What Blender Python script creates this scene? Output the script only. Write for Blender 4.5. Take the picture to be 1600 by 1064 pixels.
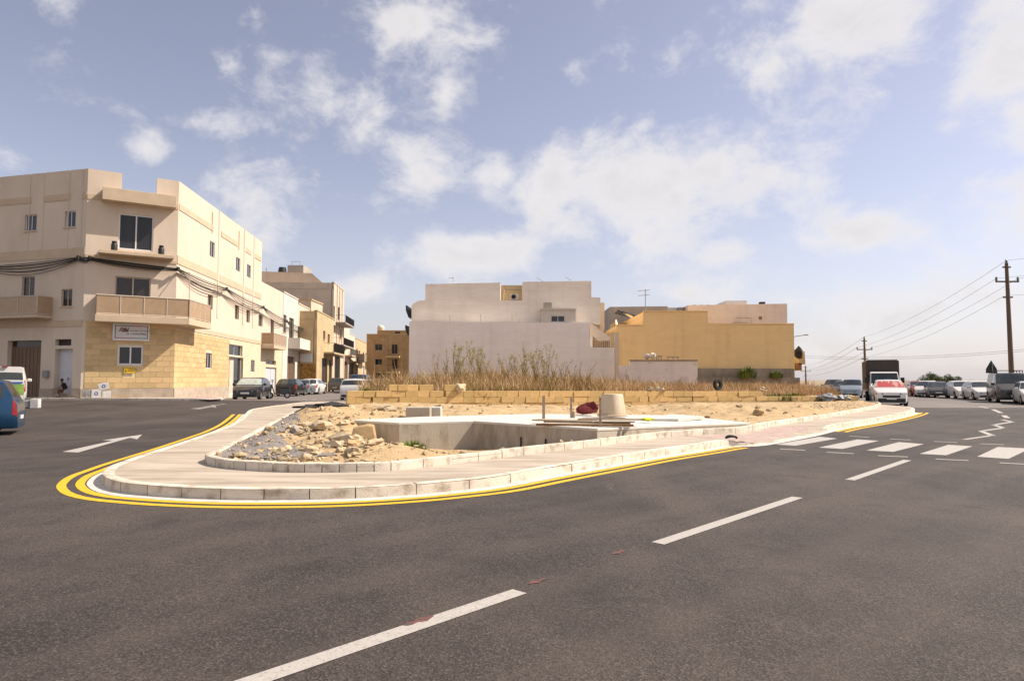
import bpy, bmesh, math, random
from mathutils import Vector, Matrix, noise as mnoise
from mathutils.geometry import delaunay_2d_cdt
R = math.radians
for o in list(bpy.data.objects): bpy.data.objects.remove(o, do_unlink=True)
SC = bpy.context.scene
COL = SC.collection
rnd = random.Random(7)

# ------------------------------------------------------------------ camera
CH, PITCH, FPX = 1.6, math.atan(61/1067), 1067.0
cd = bpy.data.cameras.new('camera'); cam = bpy.data.objects.new('camera', cd); COL.objects.link(cam)
cd.lens = 24; cd.sensor_width = 36; cd.clip_end = 9000; cd.clip_start = .05
cam.location = (0, 0, CH); cam.rotation_euler = (math.pi/2 + PITCH, 0, 0)
SC.camera = cam
SC.render.resolution_x, SC.render.resolution_y = 1024, 680
SC.view_settings.view_transform = 'Standard'; SC.view_settings.look = 'None'
SC.view_settings.exposure = 1.12; SC.view_settings.gamma = 1

# ------------------------------------------------------------------ sun + sky
SUN_AZ, SUN_EL = R(9), R(47)            # azimuth measured from +X towards +Y
sd = bpy.data.lights.new('sun', 'SUN'); sd.energy = 3.5; sd.angle = R(.55); sd.color = (1, .895, .765)
sun = bpy.data.objects.new('sun', sd); COL.objects.link(sun)
ds = Vector((math.cos(SUN_AZ)*math.cos(SUN_EL), math.sin(SUN_AZ)*math.cos(SUN_EL), math.sin(SUN_EL)))
sun.rotation_euler = (-ds).to_track_quat('-Z', 'Y').to_euler(); sun.location = ds*100
world = bpy.data.worlds.new('World'); SC.world = world; world.use_nodes = True
wt = world.node_tree; wt.nodes.clear()
def WN(t, **k):
    n = wt.nodes.new(t)
    for a, b in k.items(): setattr(n, a, b)
    return n
def wm(op, a, b=None, c=None, clamp=False):
    n = WN('ShaderNodeMath', operation=op, use_clamp=clamp)
    for i, v in enumerate((a, b, c)):
        if v is None: continue
        if isinstance(v, (int, float)): n.inputs[i].default_value = v
        else: wt.links.new(v, n.inputs[i])
    return n.outputs[0]
sky = WN('ShaderNodeTexSky', sky_type='NISHITA', sun_disc=False)
sky.sun_elevation = SUN_EL; sky.sun_rotation = math.pi/2 - SUN_AZ
sky.air_density = 1.0; sky.dust_density = 0.8; sky.ozone_density = 2.0; sky.altitude = 60
tc = WN('ShaderNodeTexCoord'); sep = WN('ShaderNodeSeparateXYZ'); wt.links.new(tc.outputs['Generated'], sep.inputs[0])
X, Y, Z = sep.outputs
az = wm('ARCTAN2', X, Y); el = wm('ARCSINE', Z)
# broad cumulus banks (azimuth deg, elevation deg, half widths, weight); beyond them the cloud cover goes on at random
def skydir(px, py):
    u, v = (px-800)/FPX, (532-py)/FPX
    d = Vector((u, math.cos(PITCH)-v*math.sin(PITCH), math.sin(PITCH)+v*math.cos(PITCH))).normalized()
    return math.atan2(d.x, d.y), math.asin(d.z)
BANKS = [(1010,300,185,80,1.15),(860,290,75,66,1.0),(1110,265,85,52,1.0),(740,402,110,42,1.15),(655,45,85,58,.80),(700,145,40,52,.55),(655,262,66,58,.72),
 (490,145,62,48,.50),(400,28,30,26,.45),(226,232,44,30,.70),(320,195,95,20,.40),(362,100,22,36,.38),(375,300,85,60,.55),(430,90,60,20,.35),(25,250,50,40,.45),(575,455,66,30,.80),
 (1325,35,150,66,1.0),(1195,108,62,40,.75),(1575,80,80,105,.95),(1590,175,52,60,.75),(1350,362,84,38,.90),(1212,278,44,36,.70),(1585,325,62,46,.75),
 (1400,500,120,40,.95),(1140,388,56,26,.75),(900,108,36,28,.42),(1010,198,44,34,.45),(1560,465,90,46,.85),(1250,470,100,30,.70),(1080,462,110,24,.65),(440,248,38,22,.42),(592,178,22,26,.35),
 (790,272,44,38,.70),(1300,555,220,24,.6),(560,205,26,60,.30)]
cv = WN('ShaderNodeCombineXYZ')
wt.links.new(az, cv.inputs[0]); wt.links.new(el, cv.inputs[1])
dens = None
for px, py, sx, sy, w in BANKS:
    a, e = skydir(px, py); kx, ky = FPX/sx*.43, FPX/sy*.43
    mp = WN('ShaderNodeMapping'); mp.inputs['Scale'].default_value = (kx, ky, 1); mp.inputs['Location'].default_value = (-a*kx, -e*ky, 0)
    wt.links.new(cv.outputs[0], mp.inputs[0]); gr = WN('ShaderNodeTexGradient', gradient_type='QUADRATIC_SPHERE'); wt.links.new(mp.outputs[0], gr.inputs[0])
    g = wm('MULTIPLY', gr.outputs['Fac'], w*1.25)
    dens = g if dens is None else wm('MAXIMUM', dens, g)
def wnoise(scale, detail, rough, dist, off):
    mp = WN('ShaderNodeMapping'); mp.inputs['Location'].default_value = off; mp.inputs['Scale'].default_value = (1, 1.35, 1)
    wt.links.new(cv.outputs[0], mp.inputs[0])
    n = WN('ShaderNodeTexNoise'); n.inputs['Scale'].default_value = scale; n.inputs['Detail'].default_value = detail
    n.inputs['Roughness'].default_value = rough; n.inputs['Distortion'].default_value = dist
    wt.links.new(mp.outputs[0], n.inputs['Vector']); return n.outputs['Fac']
n1 = wnoise(7.5, 9, .62, .25, (3.1, 1.7, 0)); n2 = wnoise(3.2, 4, .5, 0, (9.2, 4.1, 2)); n3 = wnoise(16, 8, .66, .4, (1.2, 5.1, 4))
# outside the banks in view: ordinary broken cover of the same look
far = wm('MULTIPLY', wm('SUBTRACT', wm('ABSOLUTE', az), .68), 6, clamp=True)
far = wm('MAXIMUM', far, wm('MULTIPLY', wm('SUBTRACT', el, .58), 8, clamp=True))
gen = wm('MULTIPLY', wm('MULTIPLY', wm('SUBTRACT', n2, .38), 5, clamp=True), wm('MULTIPLY', far, .85))
dens = wm('MAXIMUM', dens, gen)
nz = wm('MULTIPLY_ADD', n1, .7, wm('MULTIPLY', n3, .3))
raw = wm('MULTIPLY_ADD', dens, .66, wm('MULTIPLY', wm('SUBTRACT', nz, .5), 2.35))
ss = WN('ShaderNodeMapRange', interpolation_type='SMOOTHSTEP'); wt.links.new(raw, ss.inputs[0])
ss.inputs[1].default_value = .08; ss.inputs[2].default_value = .64
haze = wm('POWER', wm('SUBTRACT', 1, wm('ABSOLUTE', Z)), 9)
mask = wm('MULTIPLY', ss.outputs[0], .93)
shade = WN('ShaderNodeMapRange'); wt.links.new(wm('MULTIPLY_ADD', n3, .5, wm('MULTIPLY', raw, .6)), shade.inputs[0])
shade.inputs[1].default_value = .25; shade.inputs[2].default_value = .85; shade.inputs[3].default_value = 1.0; shade.inputs[4].default_value = .84
cc = WN('ShaderNodeMix', data_type='RGBA', blend_type='MULTIPLY'); cc.inputs[0].default_value = 1
cc.inputs[6].default_value = (6.3, 6.1, 6.15, 1); wt.links.new(shade.outputs[0], cc.inputs[7])
# thin high haze, whitening towards the horizon
hz = WN('ShaderNodeMix', data_type='RGBA'); wt.links.new(wm('MULTIPLY_ADD', haze, .72, .0), hz.inputs[0])
hs = WN('ShaderNodeHueSaturation'); hs.inputs['Saturation'].default_value = .68; wt.links.new(sky.outputs[0], hs.inputs['Color'])
tn = WN('ShaderNodeMix', data_type='RGBA', blend_type='MULTIPLY'); tn.inputs[0].default_value = 1; wt.links.new(hs.outputs[0], tn.inputs[6]); tn.inputs[7].default_value = (1.06, .945, .96, 1)
wt.links.new(tn.outputs[2], hz.inputs[6]); hz.inputs[7].default_value = (4.45, 4.3, 4.6, 1)
mx = WN('ShaderNodeMix', data_type='RGBA'); wt.links.new(mask, mx.inputs[0]); wt.links.new(hz.outputs[2], mx.inputs[6]); wt.links.new(cc.outputs[2], mx.inputs[7])
bg = WN('ShaderNodeBackground'); bg.inputs[1].default_value = .069; wt.links.new(mx.outputs[2], bg.inputs[0])
wo = WN('ShaderNodeOutputWorld'); wt.links.new(bg.outputs[0], wo.inputs[0])
try: world.cycles.sampling_method = 'MANUAL'; world.cycles.sample_map_resolution = 512
except Exception: pass

# ------------------------------------------------------------------ helpers
def sm(a, b, x):
    t = min(1, max(0, (x-a)/(b-a))); return t*t*(3-2*t)
def zr(x, y):                                   # the road climbs a little towards the side street on the left
    u = x/max(y, 1.0)
    return .38*sm(14, 36, y)*sm(-.12, .30, -u)*(1-.5*sm(38, 50, y))+.09*sm(32, 36, y)*sm(.28, .5, -u)*(1-.5*sm(39, 50, y))
def ray(px, py):
    u, v = (px-800)/FPX, (532-py)/FPX
    return Vector((u, math.cos(PITCH)-v*math.sin(PITCH), math.sin(PITCH)+v*math.cos(PITCH)))
def gp(px, py, dz=0.0):                          # ground point seen at a photo position, dz above the road surface
    d = ray(px, py); z = dz
    for _ in range(25):
        t = (z-CH)/d.z; z = .5*z + .5*(zr(d.x*t, d.y*t)+dz)
    return Vector((d.x*t, d.y*t, z))
def gz(px, py, z):                               # point at a known height
    d = ray(px, py); t = (z-CH)/d.z; return Vector((d.x*t, d.y*t, z))
def gy(px, py, Y):                               # point at a known depth
    d = ray(px, py); t = Y/d.y; return Vector((d.x*t, Y, CH+d.z*t))

MATS = {}
def mat(name, col, rough=.8, var=.12, scale=3.0, bump=0.0, bscale=40.0, metal=0.0, col2=None, detail=6, island=0.0, objvar=0.0,
        spec=.4, streak=None, thr=None, coat=0.0, trans=0.0, emit=None):
    if name in MATS: return MATS[name]
    m = bpy.data.materials.new(name); m.use_nodes = True; nt = m.node_tree; N = nt.nodes; L = nt.links
    b = N['Principled BSDF']; b.inputs['Roughness'].default_value = rough; b.inputs['Metallic'].default_value = metal
    b.inputs['Specular IOR Level'].default_value = spec
    if coat: b.inputs['Coat Weight'].default_value = coat; b.inputs['Coat Roughness'].default_value = .05
    tcn = N.new('ShaderNodeTexCoord'); mp = N.new('ShaderNodeMapping'); L.new(tcn.outputs['Object'], mp.inputs[0])
    if streak: mp.inputs['Scale'].default_value = streak
    c = tuple(col)+(1,)
    if col2 is None: col2 = tuple(x*(1-2.2*var) for x in col)
    n = N.new('ShaderNodeTexNoise'); n.inputs['Scale'].default_value = scale; n.inputs['Detail'].default_value = detail; n.inputs['Roughness'].default_value = .6
    L.new(mp.outputs[0], n.inputs['Vector'])
    mr = N.new('ShaderNodeMapRange'); L.new(n.outputs['Fac'], mr.inputs[0])
    lo, hi = thr if thr else (.35, .68)
    mr.inputs[1].default_value = lo; mr.inputs[2].default_value = hi
    mix = N.new('ShaderNodeMix'); mix.data_type = 'RGBA'; L.new(mr.outputs[0], mix.inputs[0])
    mix.inputs[6].default_value = c; mix.inputs[7].default_value = tuple(col2)+(1,)
    out = mix.outputs[2]
    def vary(src, amt, out):
        h = N.new('ShaderNodeHueSaturation'); r = N.new('ShaderNodeMapRange'); L.new(src, r.inputs[0])
        r.inputs[3].default_value = 1-amt; r.inputs[4].default_value = 1+amt
        L.new(r.outputs[0], h.inputs['Value']); L.new(out, h.inputs['Color'])
        r2 = N.new('ShaderNodeMapRange'); L.new(src, r2.inputs[0]); r2.inputs[3].default_value = .5+amt*.03; r2.inputs[4].default_value = .5-amt*.03
        L.new(r2.outputs[0], h.inputs['Hue']); return h.outputs[0]
    if island:
        g = N.new('ShaderNodeNewGeometry'); out = vary(g.outputs['Random Per Island'], island, out)
    if objvar:
        oi = N.new('ShaderNodeObjectInfo'); out = vary(oi.outputs['Random'], objvar, out)
    L.new(out, b.inputs['Base Color'])
    if bump:
        n2 = N.new('ShaderNodeTexNoise'); n2.inputs['Scale'].default_value = bscale; n2.inputs['Detail'].default_value = 5
        L.new(mp.outputs[0], n2.inputs['Vector'])
        bp = N.new('ShaderNodeBump'); bp.inputs['Strength'].default_value = bump; bp.inputs['Distance'].default_value = .02
        L.new(n2.outputs['Fac'], bp.inputs['Height']); L.new(bp.outputs[0], b.inputs['Normal'])
    if trans: b.inputs['Transmission Weight'].default_value = trans
    if emit: b.inputs['Emission Color'].default_value = tuple(emit)+(1,); b.inputs['Emission Strength'].default_value = 1
    MATS[name] = m; return m

def obj_origin(o):
    v = Vector((0, 0, 0))
    while o is not None: v += o.location; o = o.parent
    return v
def tag(o, label, cat=None, group=None, kind=None):
    if label: o['label'] = label
    if cat: o['category'] = cat
    if group: o['group'] = group
    if kind: o['kind'] = kind
    return o
def thing(name, loc, label, cat, group=None):
    o = bpy.data.objects.new(name, None); COL.objects.link(o); o.location = loc; o.empty_display_size = .1
    return tag(o, label, cat, group)
ICO = {}
class MB:
    def __init__(s): s.v = []; s.f = []
    def add(s, vs, fs):
        k = len(s.v); s.v += [Vector(p) for p in vs]; s.f += [tuple(i+k for i in f) for f in fs]; return s
    def hexa(s, p):           # 8 points: bottom loop 0-3, top loop 4-7
        return s.add(p, [(3,2,1,0),(4,5,6,7),(0,1,5,4),(1,2,6,5),(2,3,7,6),(3,0,4,7)])
    def box(s, a, b, M=None):
        x0,y0,z0 = a; x1,y1,z1 = b
        p = [Vector(q) for q in ((x0,y0,z0),(x1,y0,z0),(x1,y1,z0),(x0,y1,z0),(x0,y0,z1),(x1,y0,z1),(x1,y1,z1),(x0,y1,z1))]
        if M is not None: p = [M @ q for q in p]
        return s.hexa(p)
    def cyl(s, a, b, r0, r1=None, n=10, caps=True):
        a, b = Vector(a), Vector(b); r1 = r0 if r1 is None else r1
        d = (b-a).normalized(); e = d.orthogonal().normalized(); f = d.cross(e)
        vs = []
        for c, r in ((a, r0), (b, r1)):
            for i in range(n):
                t = 2*math.pi*i/n; vs.append(c+e*math.cos(t)*r+f*math.sin(t)*r)
        fs = [(i, (i+1) % n, n+(i+1) % n, n+i) for i in range(n)]
        if caps: fs += [tuple(range(n-1, -1, -1)), tuple(range(n, 2*n))]
        return s.add(vs, fs)
    def tube(s, pts, r, n=6):
        pts = [Vector(p) for p in pts]
        vs = []; up = None
        for i, p in enumerate(pts):
            d = (pts[min(i+1, len(pts)-1)]-pts[max(i-1, 0)]).normalized()
            if up is None: up = d.orthogonal().normalized()
            e = (up-d*up.dot(d)).normalized(); up = e; f = d.cross(e)
            rr = r[i] if isinstance(r, (list, tuple)) else r
            for k in range(n):
                t = 2*math.pi*k/n; vs.append(p+e*math.cos(t)*rr+f*math.sin(t)*rr)
        fs = []
        for i in range(len(pts)-1):
            for k in range(n): fs.append((i*n+k, i*n+(k+1) % n, (i+1)*n+(k+1) % n, (i+1)*n+k))
        fs += [tuple(range(n-1, -1, -1)), tuple((len(pts)-1)*n+k for k in range(n))]
        return s.add(vs, fs)
    def lathe(s, prof, n=20, M=None, ring=False):           # prof: (r, z)
        vs = []
        for r, z in prof:
            for k in range(n):
                t = 2*math.pi*k/n; q = Vector((r*math.cos(t), r*math.sin(t), z)); vs.append(M @ q if M is not None else q)
        fs = []
        for i in range(len(prof)-1):
            for k in range(n): fs.append((i*n+k, i*n+(k+1) % n, (i+1)*n+(k+1) % n, (i+1)*n+k))
        if ring: e = (len(prof)-1)*n; fs += [(e+k, e+(k+1) % n, (k+1) % n, k) for k in range(n)]
        else: fs += [tuple(range(n-1, -1, -1)), tuple((len(prof)-1)*n+k for k in range(n))]
        return s.add(vs, fs)
    def prism(s, poly, h):                       # poly: list of Vector, extruded by vector h
        n = len(poly); poly = [Vector(p) for p in poly]; h = Vector(h)
        return s.add(poly+[p+h for p in poly], [tuple(range(n-1, -1, -1)), tuple(range(n, 2*n))]+[(i, (i+1) % n, n+(i+1) % n, n+i) for i in range(n)])
    def rock(s, c, r, seed=0, flat=.7, sub=1):
        if sub not in ICO:
            bm = bmesh.new(); bmesh.ops.create_icosphere(bm, subdivisions=sub, radius=1); bm.verts.index_update()
            ICO[sub] = ([v.co.copy() for v in bm.verts], [tuple(v.index for v in f.verts) for f in bm.faces]); bm.free()
        rg = random.Random(seed); sx, sy, sz = rg.uniform(.7, 1.25), rg.uniform(.6, 1.1), rg.uniform(.55, 1)*flat
        a = rg.uniform(0, 6.3); ca, sa = math.cos(a), math.sin(a); vs = []
        for co in ICO[sub][0]:
            k = 1+.75*(mnoise.noise(co*1.3+Vector((seed*3.1, seed*1.7, 0))))+(.3*mnoise.noise(co*3.1+Vector((seed, 0, 3))) if sub > 1 else 0)
            x, y, z = co.x*sx*k, co.y*sy*k, co.z*sz*k
            vs.append(Vector(c)+Vector((x*ca-y*sa, x*sa+y*ca, z))*r)
        return s.add(vs, ICO[sub][1])
    def build(s, name, m, parent=None, smooth=None, bevel=0.0, local=False):
        o0 = Vector((0, 0, 0)) if (parent is None or local) else obj_origin(parent)
        me = bpy.data.meshes.new(name); me.from_pydata([tuple(v-o0) for v in s.v], [], s.f)
        bm = bmesh.new(); bm.from_mesh(me); bmesh.ops.recalc_face_normals(bm, faces=bm.faces)
        if bevel: bmesh.ops.bevel(bm, geom=list(bm.edges), offset=bevel, segments=1, affect='EDGES', clamp_overlap=True)
        bm.to_mesh(me); bm.free()
        if smooth is not None:
            me.polygons.foreach_set('use_smooth', [True]*len(me.polygons)); me.set_sharp_from_angle(angle=R(smooth))
        me.materials.append(MATS[m] if isinstance(m, str) else m)
        o = bpy.data.objects.new(name, me); COL.objects.link(o); o.parent = parent
        return o
def struct(o): o['kind'] = 'structure'; return o
def smooth_line(pts, n=6, closed=False):
    pts = [Vector(p) for p in pts]; out = []; N = len(pts)
    for i in range(N if closed else N-1):
        g = (lambda k: pts[k % N]) if closed else (lambda k: pts[min(max(k, 0), N-1)])
        p0, p1, p2, p3 = g(i-1), g(i), g(i+1), g(i+2)
        for k in range(n):
            t = k/n; out.append(.5*((2*p1)+(p2-p0)*t+(2*p0-5*p1+4*p2-p3)*t*t+(3*p1-p0-3*p2+p3)*t*t*t))
    if not closed: out.append(pts[-1])
    return out
def resample(pts, step):
    out = [pts[0].copy()]; acc = 0
    for a, b in zip(pts, pts[1:]):
        L = (b-a).length; t = step-acc
        while t <= L and L > 0: out.append(a.lerp(b, t/L)); t += step
        acc = L-(t-step)
    if (out[-1]-pts[-1]).length > step*.3: out.append(pts[-1].copy())
    else: out[-1] = pts[-1].copy()
    return out
def offset_line(pts, d):            # to the left of travel
    out = []
    for i, p in enumerate(pts):
        t = (pts[min(i+1, len(pts)-1)]-pts[max(i-1, 0)]); t.z = 0; t.normalize()
        out.append(p+Vector((-t.y, t.x, 0))*d)
    return out
def inpoly(x, y, P):
    c = False; j = len(P)-1
    for i in range(len(P)):
        a, b = P[i], P[j]
        if (a[1] > y) != (b[1] > y) and x < (b[0]-a[0])*(y-a[1])/(b[1]-a[1])+a[0]: c = not c
        j = i
    return c
def pdist(x, y, P, closed=True):
    best = 1e9; n = len(P)
    for i in range(n if closed else n-1):
        a, b = P[i], P[(i+1) % n]; dx, dy = b[0]-a[0], b[1]-a[1]; L = dx*dx+dy*dy
        t = 0 if L == 0 else min(1, max(0, ((x-a[0])*dx+(y-a[1])*dy)/L))
        best = min(best, math.hypot(x-a[0]-t*dx, y-a[1]-t*dy))
    return best
def sheet(name, poly, step, zf, m, hole=None):   # triangulated ground sheet inside a polygon, heights from zf
    vs = [Vector((p[0], p[1])) for p in poly]; n = len(vs)
    x0, x1 = min(v.x for v in vs), max(v.x for v in vs); y0, y1 = min(v.y for v in vs), max(v.y for v in vs)
    P = [(v.x, v.y) for v in vs]; pts = list(vs); rg = random.Random(3)
    y = y0+step/2
    while y < y1:
        x = x0+step/2
        while x < x1:
            a, b = x+rg.uniform(-.2, .2)*step, y+rg.uniform(-.2, .2)*step
            if inpoly(a, b, P) and pdist(a, b, P) > step*.3: pts.append(Vector((a, b)))
            x += step
        y += step
    ed = [(i, (i+1) % n) for i in range(n)]
    if hole:
        k = len(pts); pts += [Vector((p[0], p[1])) for p in hole]; ed += [(k+i, k+(i+1) % len(hole)) for i in range(len(hole))]
    co, _, fs, *_r = delaunay_2d_cdt(pts, ed, [list(range(n))], 1, 1e-5)
    if hole: fs = [f for f in fs if not inpoly(sum(co[i].x for i in f)/len(f), sum(co[i].y for i in f)/len(f), hole)]
    mb = MB(); mb.add([(c.x, c.y, zf(c.x, c.y)) for c in co], [tuple(f) for f in fs])
    o = mb.build(name, m, smooth=60)
    if o.data.polygons and sum(p.normal.z for p in o.data.polygons) < 0: o.data.flip_normals()
    return o
def copy_tree(o, parent=None):
    c = o.copy(); COL.objects.link(c); c.parent = parent
    for ch in o.children: copy_tree(ch, c)
    return c
# ------------------------------------------------------------------ materials of the setting
def asphalt(name, c1, c2, c3, speck, sc=1.0):
    m = bpy.data.materials.new(name); m.use_nodes = True; nt = m.node_tree; N = nt.nodes; L = nt.links; b = N['Principled BSDF']
    b.inputs['Roughness'].default_value = .82; b.inputs['Specular IOR Level'].default_value = .35
    t = N.new('ShaderNodeTexCoord')
    def noise(s, d, sx=None):
        n = N.new('ShaderNodeTexNoise'); n.inputs['Scale'].default_value = s; n.inputs['Detail'].default_value = d; n.inputs['Roughness'].default_value = .62
        if sx:
            mp = N.new('ShaderNodeMapping'); mp.inputs['Scale'].default_value = sx; mp.inputs['Rotation'].default_value = (0, 0, R(-47)); L.new(t.outputs['Object'], mp.inputs[0]); L.new(mp.outputs[0], n.inputs['Vector'])
        else: L.new(t.outputs['Object'], n.inputs['Vector'])
        return n.outputs['Fac']
    def mapr(s, a, b_, lo=0, hi=1):
        n = N.new('ShaderNodeMapRange'); L.new(s, n.inputs[0]); n.inputs[1].default_value = a; n.inputs[2].default_value = b_; n.inputs[3].default_value = lo; n.inputs[4].default_value = hi; return n.outputs[0]
    def mix(f, a, c):
        n = N.new('ShaderNodeMix'); n.data_type = 'RGBA'; L.new(f, n.inputs[0])
        for i, v in ((6, a), (7, c)):
            if isinstance(v, tuple): n.inputs[i].default_value = v+(1,)
            else: L.new(v, n.inputs[i])
        return n.outputs[2]
    a = mix(mapr(noise(.35, 5), .40, .60), c1, c2)
    a = mix(mapr(noise(.55, 6, (1, .16, 1)), .45, .74, 0, .75), a, c3)
    vo = N.new('ShaderNodeTexVoronoi'); vo.inputs['Scale'].default_value = 85*sc; L.new(t.outputs['Object'], vo.inputs['Vector'])
    sp = N.new('ShaderNodeSeparateColor'); L.new(vo.outputs['Color'], sp.inputs[0])
    a = mix(mapr(sp.outputs[0], .55, 1, 0, .5), a, speck)
    dk = tuple(x*.35 for x in c1); a = mix(mapr(sp.outputs[1], .62, 1, 0, .75), a, dk)
    fine = noise(260*sc, 3); a = mix(mapr(fine, .45, .75, 0, .35), a, dk)
    # darker worn patches, tyre bands and dusty scuffs
    a = mix(mapr(noise(.16, 4), .50, .60, 0, .45), a, tuple(x*.8 for x in c1)); a = mix(mapr(noise(1.1, 7), .56, .70, 0, .55), a, tuple(x*.75 for x in c1))
    wv = N.new('ShaderNodeTexWave'); wv.wave_type = 'BANDS'; wv.inputs['Scale'].default_value = .30; wv.inputs['Distortion'].default_value = 2.2; wv.inputs['Detail'].default_value = 3; wv.inputs['Detail Scale'].default_value = .5
    mpw = N.new('ShaderNodeMapping'); mpw.inputs['Rotation'].default_value = (0, 0, R(46)); L.new(t.outputs['Object'], mpw.inputs[0]); L.new(mpw.outputs[0], wv.inputs['Vector'])
    a = mix(mapr(wv.outputs['Fac'], .55, .95, 0, .16), a, c3)
    a = mix(mapr(noise(2.3, 9, (1, .35, 1)), .66, .76, 0, .5), a, tuple(x*2.2 for x in c3))
    L.new(a, b.inputs['Base Color'])
    bp = N.new('ShaderNodeBump'); bp.inputs['Strength'].default_value = .5; bp.inputs['Distance'].default_value = .006
    L.new(vo.outputs['Distance'], bp.inputs['Height']); L.new(bp.outputs[0], b.inputs['Normal']); MATS[name] = m
asphalt('asphalt', (.027, .0205, .018), (.058, .045, .0385), (.086, .067, .0575), (.15, .122, .105))
asphalt('old_asphalt', (.15, .13, .12), (.18, .155, .142), (.21, .18, .165), (.24, .21, .19))
def painted(name, col, worn):
    m = mat(name, col, .65, .06, 14, .15, 90); nt = m.node_tree; N = nt.nodes; L = nt.links
    b = N['Principled BSDF']; src = b.inputs['Base Color'].links[0].from_socket
    t = N.new('ShaderNodeTexCoord'); n = N.new('ShaderNodeTexNoise'); n.inputs['Scale'].default_value = 38; n.inputs['Detail'].default_value = 8; n.inputs['Roughness'].default_value = .75
    L.new(t.outputs['Object'], n.inputs['Vector'])
    r = N.new('ShaderNodeMapRange'); L.new(n.outputs['Fac'], r.inputs[0]); r.inputs[1].default_value = worn; r.inputs[2].default_value = worn+.1
    x = N.new('ShaderNodeMix'); x.data_type = 'RGBA'; L.new(r.outputs[0], x.inputs[0]); L.new(src, x.inputs[6]); x.inputs[7].default_value = (.16, .14, .13, 1)
    L.new(x.outputs[2], b.inputs['Base Color'])
painted('white_paint', (.39, .36, .33), .55)
painted('yellow_paint', (.66, .39, .012), .60)
painted('old_white_paint', (.27, .25, .23), .5)
mat('red_paint', (.17, .05, .045), .8, .25, 14, col2=(.07, .05, .045), thr=(.4, .6))
mat('gutter', (.62, .57, .51), .9, .15, 5, .25, 50)
mat('kerb_stone', (.60, .53, .44), .88, .2, 3.5, .35, 45, objvar=.10, col2=(.27, .21, .145), thr=(.50, .74))
mat('kerb_inner', (.58, .51, .42), .88, .2, 5, .35, 45, objvar=.12, col2=(.27, .21, .15), thr=(.50, .74))
mat('pavement', (.42, .355, .285), .9, .14, 2.4, .35, 40, streak=(.25, 1.3, 1), col2=(.27, .22, .17), thr=(.40, .66), detail=9)
mat('red_pavers', (.40, .295, .26), .9, .12, 6, .2, 40)
mat('soil', (.46, .325, .175), .95, .2, 3.5, 1.0, 22, col2=(.31, .22, .12), detail=10)
mat('gravel_base', (.26, .225, .205), .95, .2, 14, 1.0, 45, col2=(.19, .165, .15))
mat('gravel_grey', (.30, .265, .24), .95, .2, 9, .6, 30, island=.35)
mat('rubble_cream', (.50, .38, .235), .95, .15, 6, .4, 30, island=.25)
mat('limestone', (.60, .42, .19), .9, .16, 5, .35, 40, objvar=.14, col2=(.48, .32, .13))
mat('limestone_pale', (.60, .46, .26), .9, .14, 5, .3, 40, objvar=.1)
mat('concrete', (.42, .37, .305), .88, .2, 1.9, .3, 25, streak=(1.4, 1.4, .45), col2=(.19, .16, .12), thr=(.46, .72), detail=9)
mat('concrete_new', (.56, .53, .48), .85, .06, 2.5, .15, 30)
mat('earth', (.30, .22, .14), .95, .2, .6, .5, 6, col2=(.22, .17, .10))
mat('wood', (.38, .29, .20), .85, .2, 4, .3, 30, streak=(1, 1, 6), objvar=.15)
mat('dark', (.02, .02, .021), .7, .1)

# ------------------------------------------------------------------ ground and roads
def ground_z(x, y): return -.12+zr(x, y)*.9-(.9 if -13 < x < 13 and 8 < y < 28 else 0)
mb = MB(); xs = [-5200, -1500, -400, -150, -80]+[-60+6*i for i in range(21)]+[80, 150, 400, 1500, 5200]
ys = [-300, -60]+[-20+6*i for i in range(31)]+[200, 300, 600, 1500, 4000, 7500]
def gzz(x, y): return ground_z(x, y)-(6*sm(150, 1500, math.hypot(x, y)) if y > 0 else 0)
mb.add([(x, y, gzz(x, y)) for y in ys for x in xs], [(j*len(xs)+i, j*len(xs)+i+1, (j+1)*len(xs)+i+1, (j+1)*len(xs)+i) for j in range(len(ys)-1) for i in range(len(xs)-1)])
struct(mb.build('ground', 'earth', smooth=60))
def road_sheet(name, y0, y1, m, ny, xl, xr):
    mb = MB(); nx = 110 if y0 < 0 else 44; yy = [y0+(y1-y0)*j/ny for j in range(ny+1)]
    mb.add([(xl(y)+(xr(y)-xl(y))*i/nx, y, zr(xl(y)+(xr(y)-xl(y))*i/nx, y)) for y in yy for i in range(nx+1)],
           [(j*(nx+1)+i, j*(nx+1)+i+1, (j+1)*(nx+1)+i+1, (j+1)*(nx+1)+i) for j in range(ny) for i in range(nx)])
    return struct(mb.build(name, m, smooth=60))
ROAD = road_sheet('road', -14, 39, 'asphalt', 64, lambda y: -62, lambda y: 40)
ROAD2 = road_sheet('side_road', 39, 175, 'old_asphalt', 40, lambda y: -62+(y-39)*.1, lambda y: 37.5+max(0, y-43)*.40)

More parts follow.
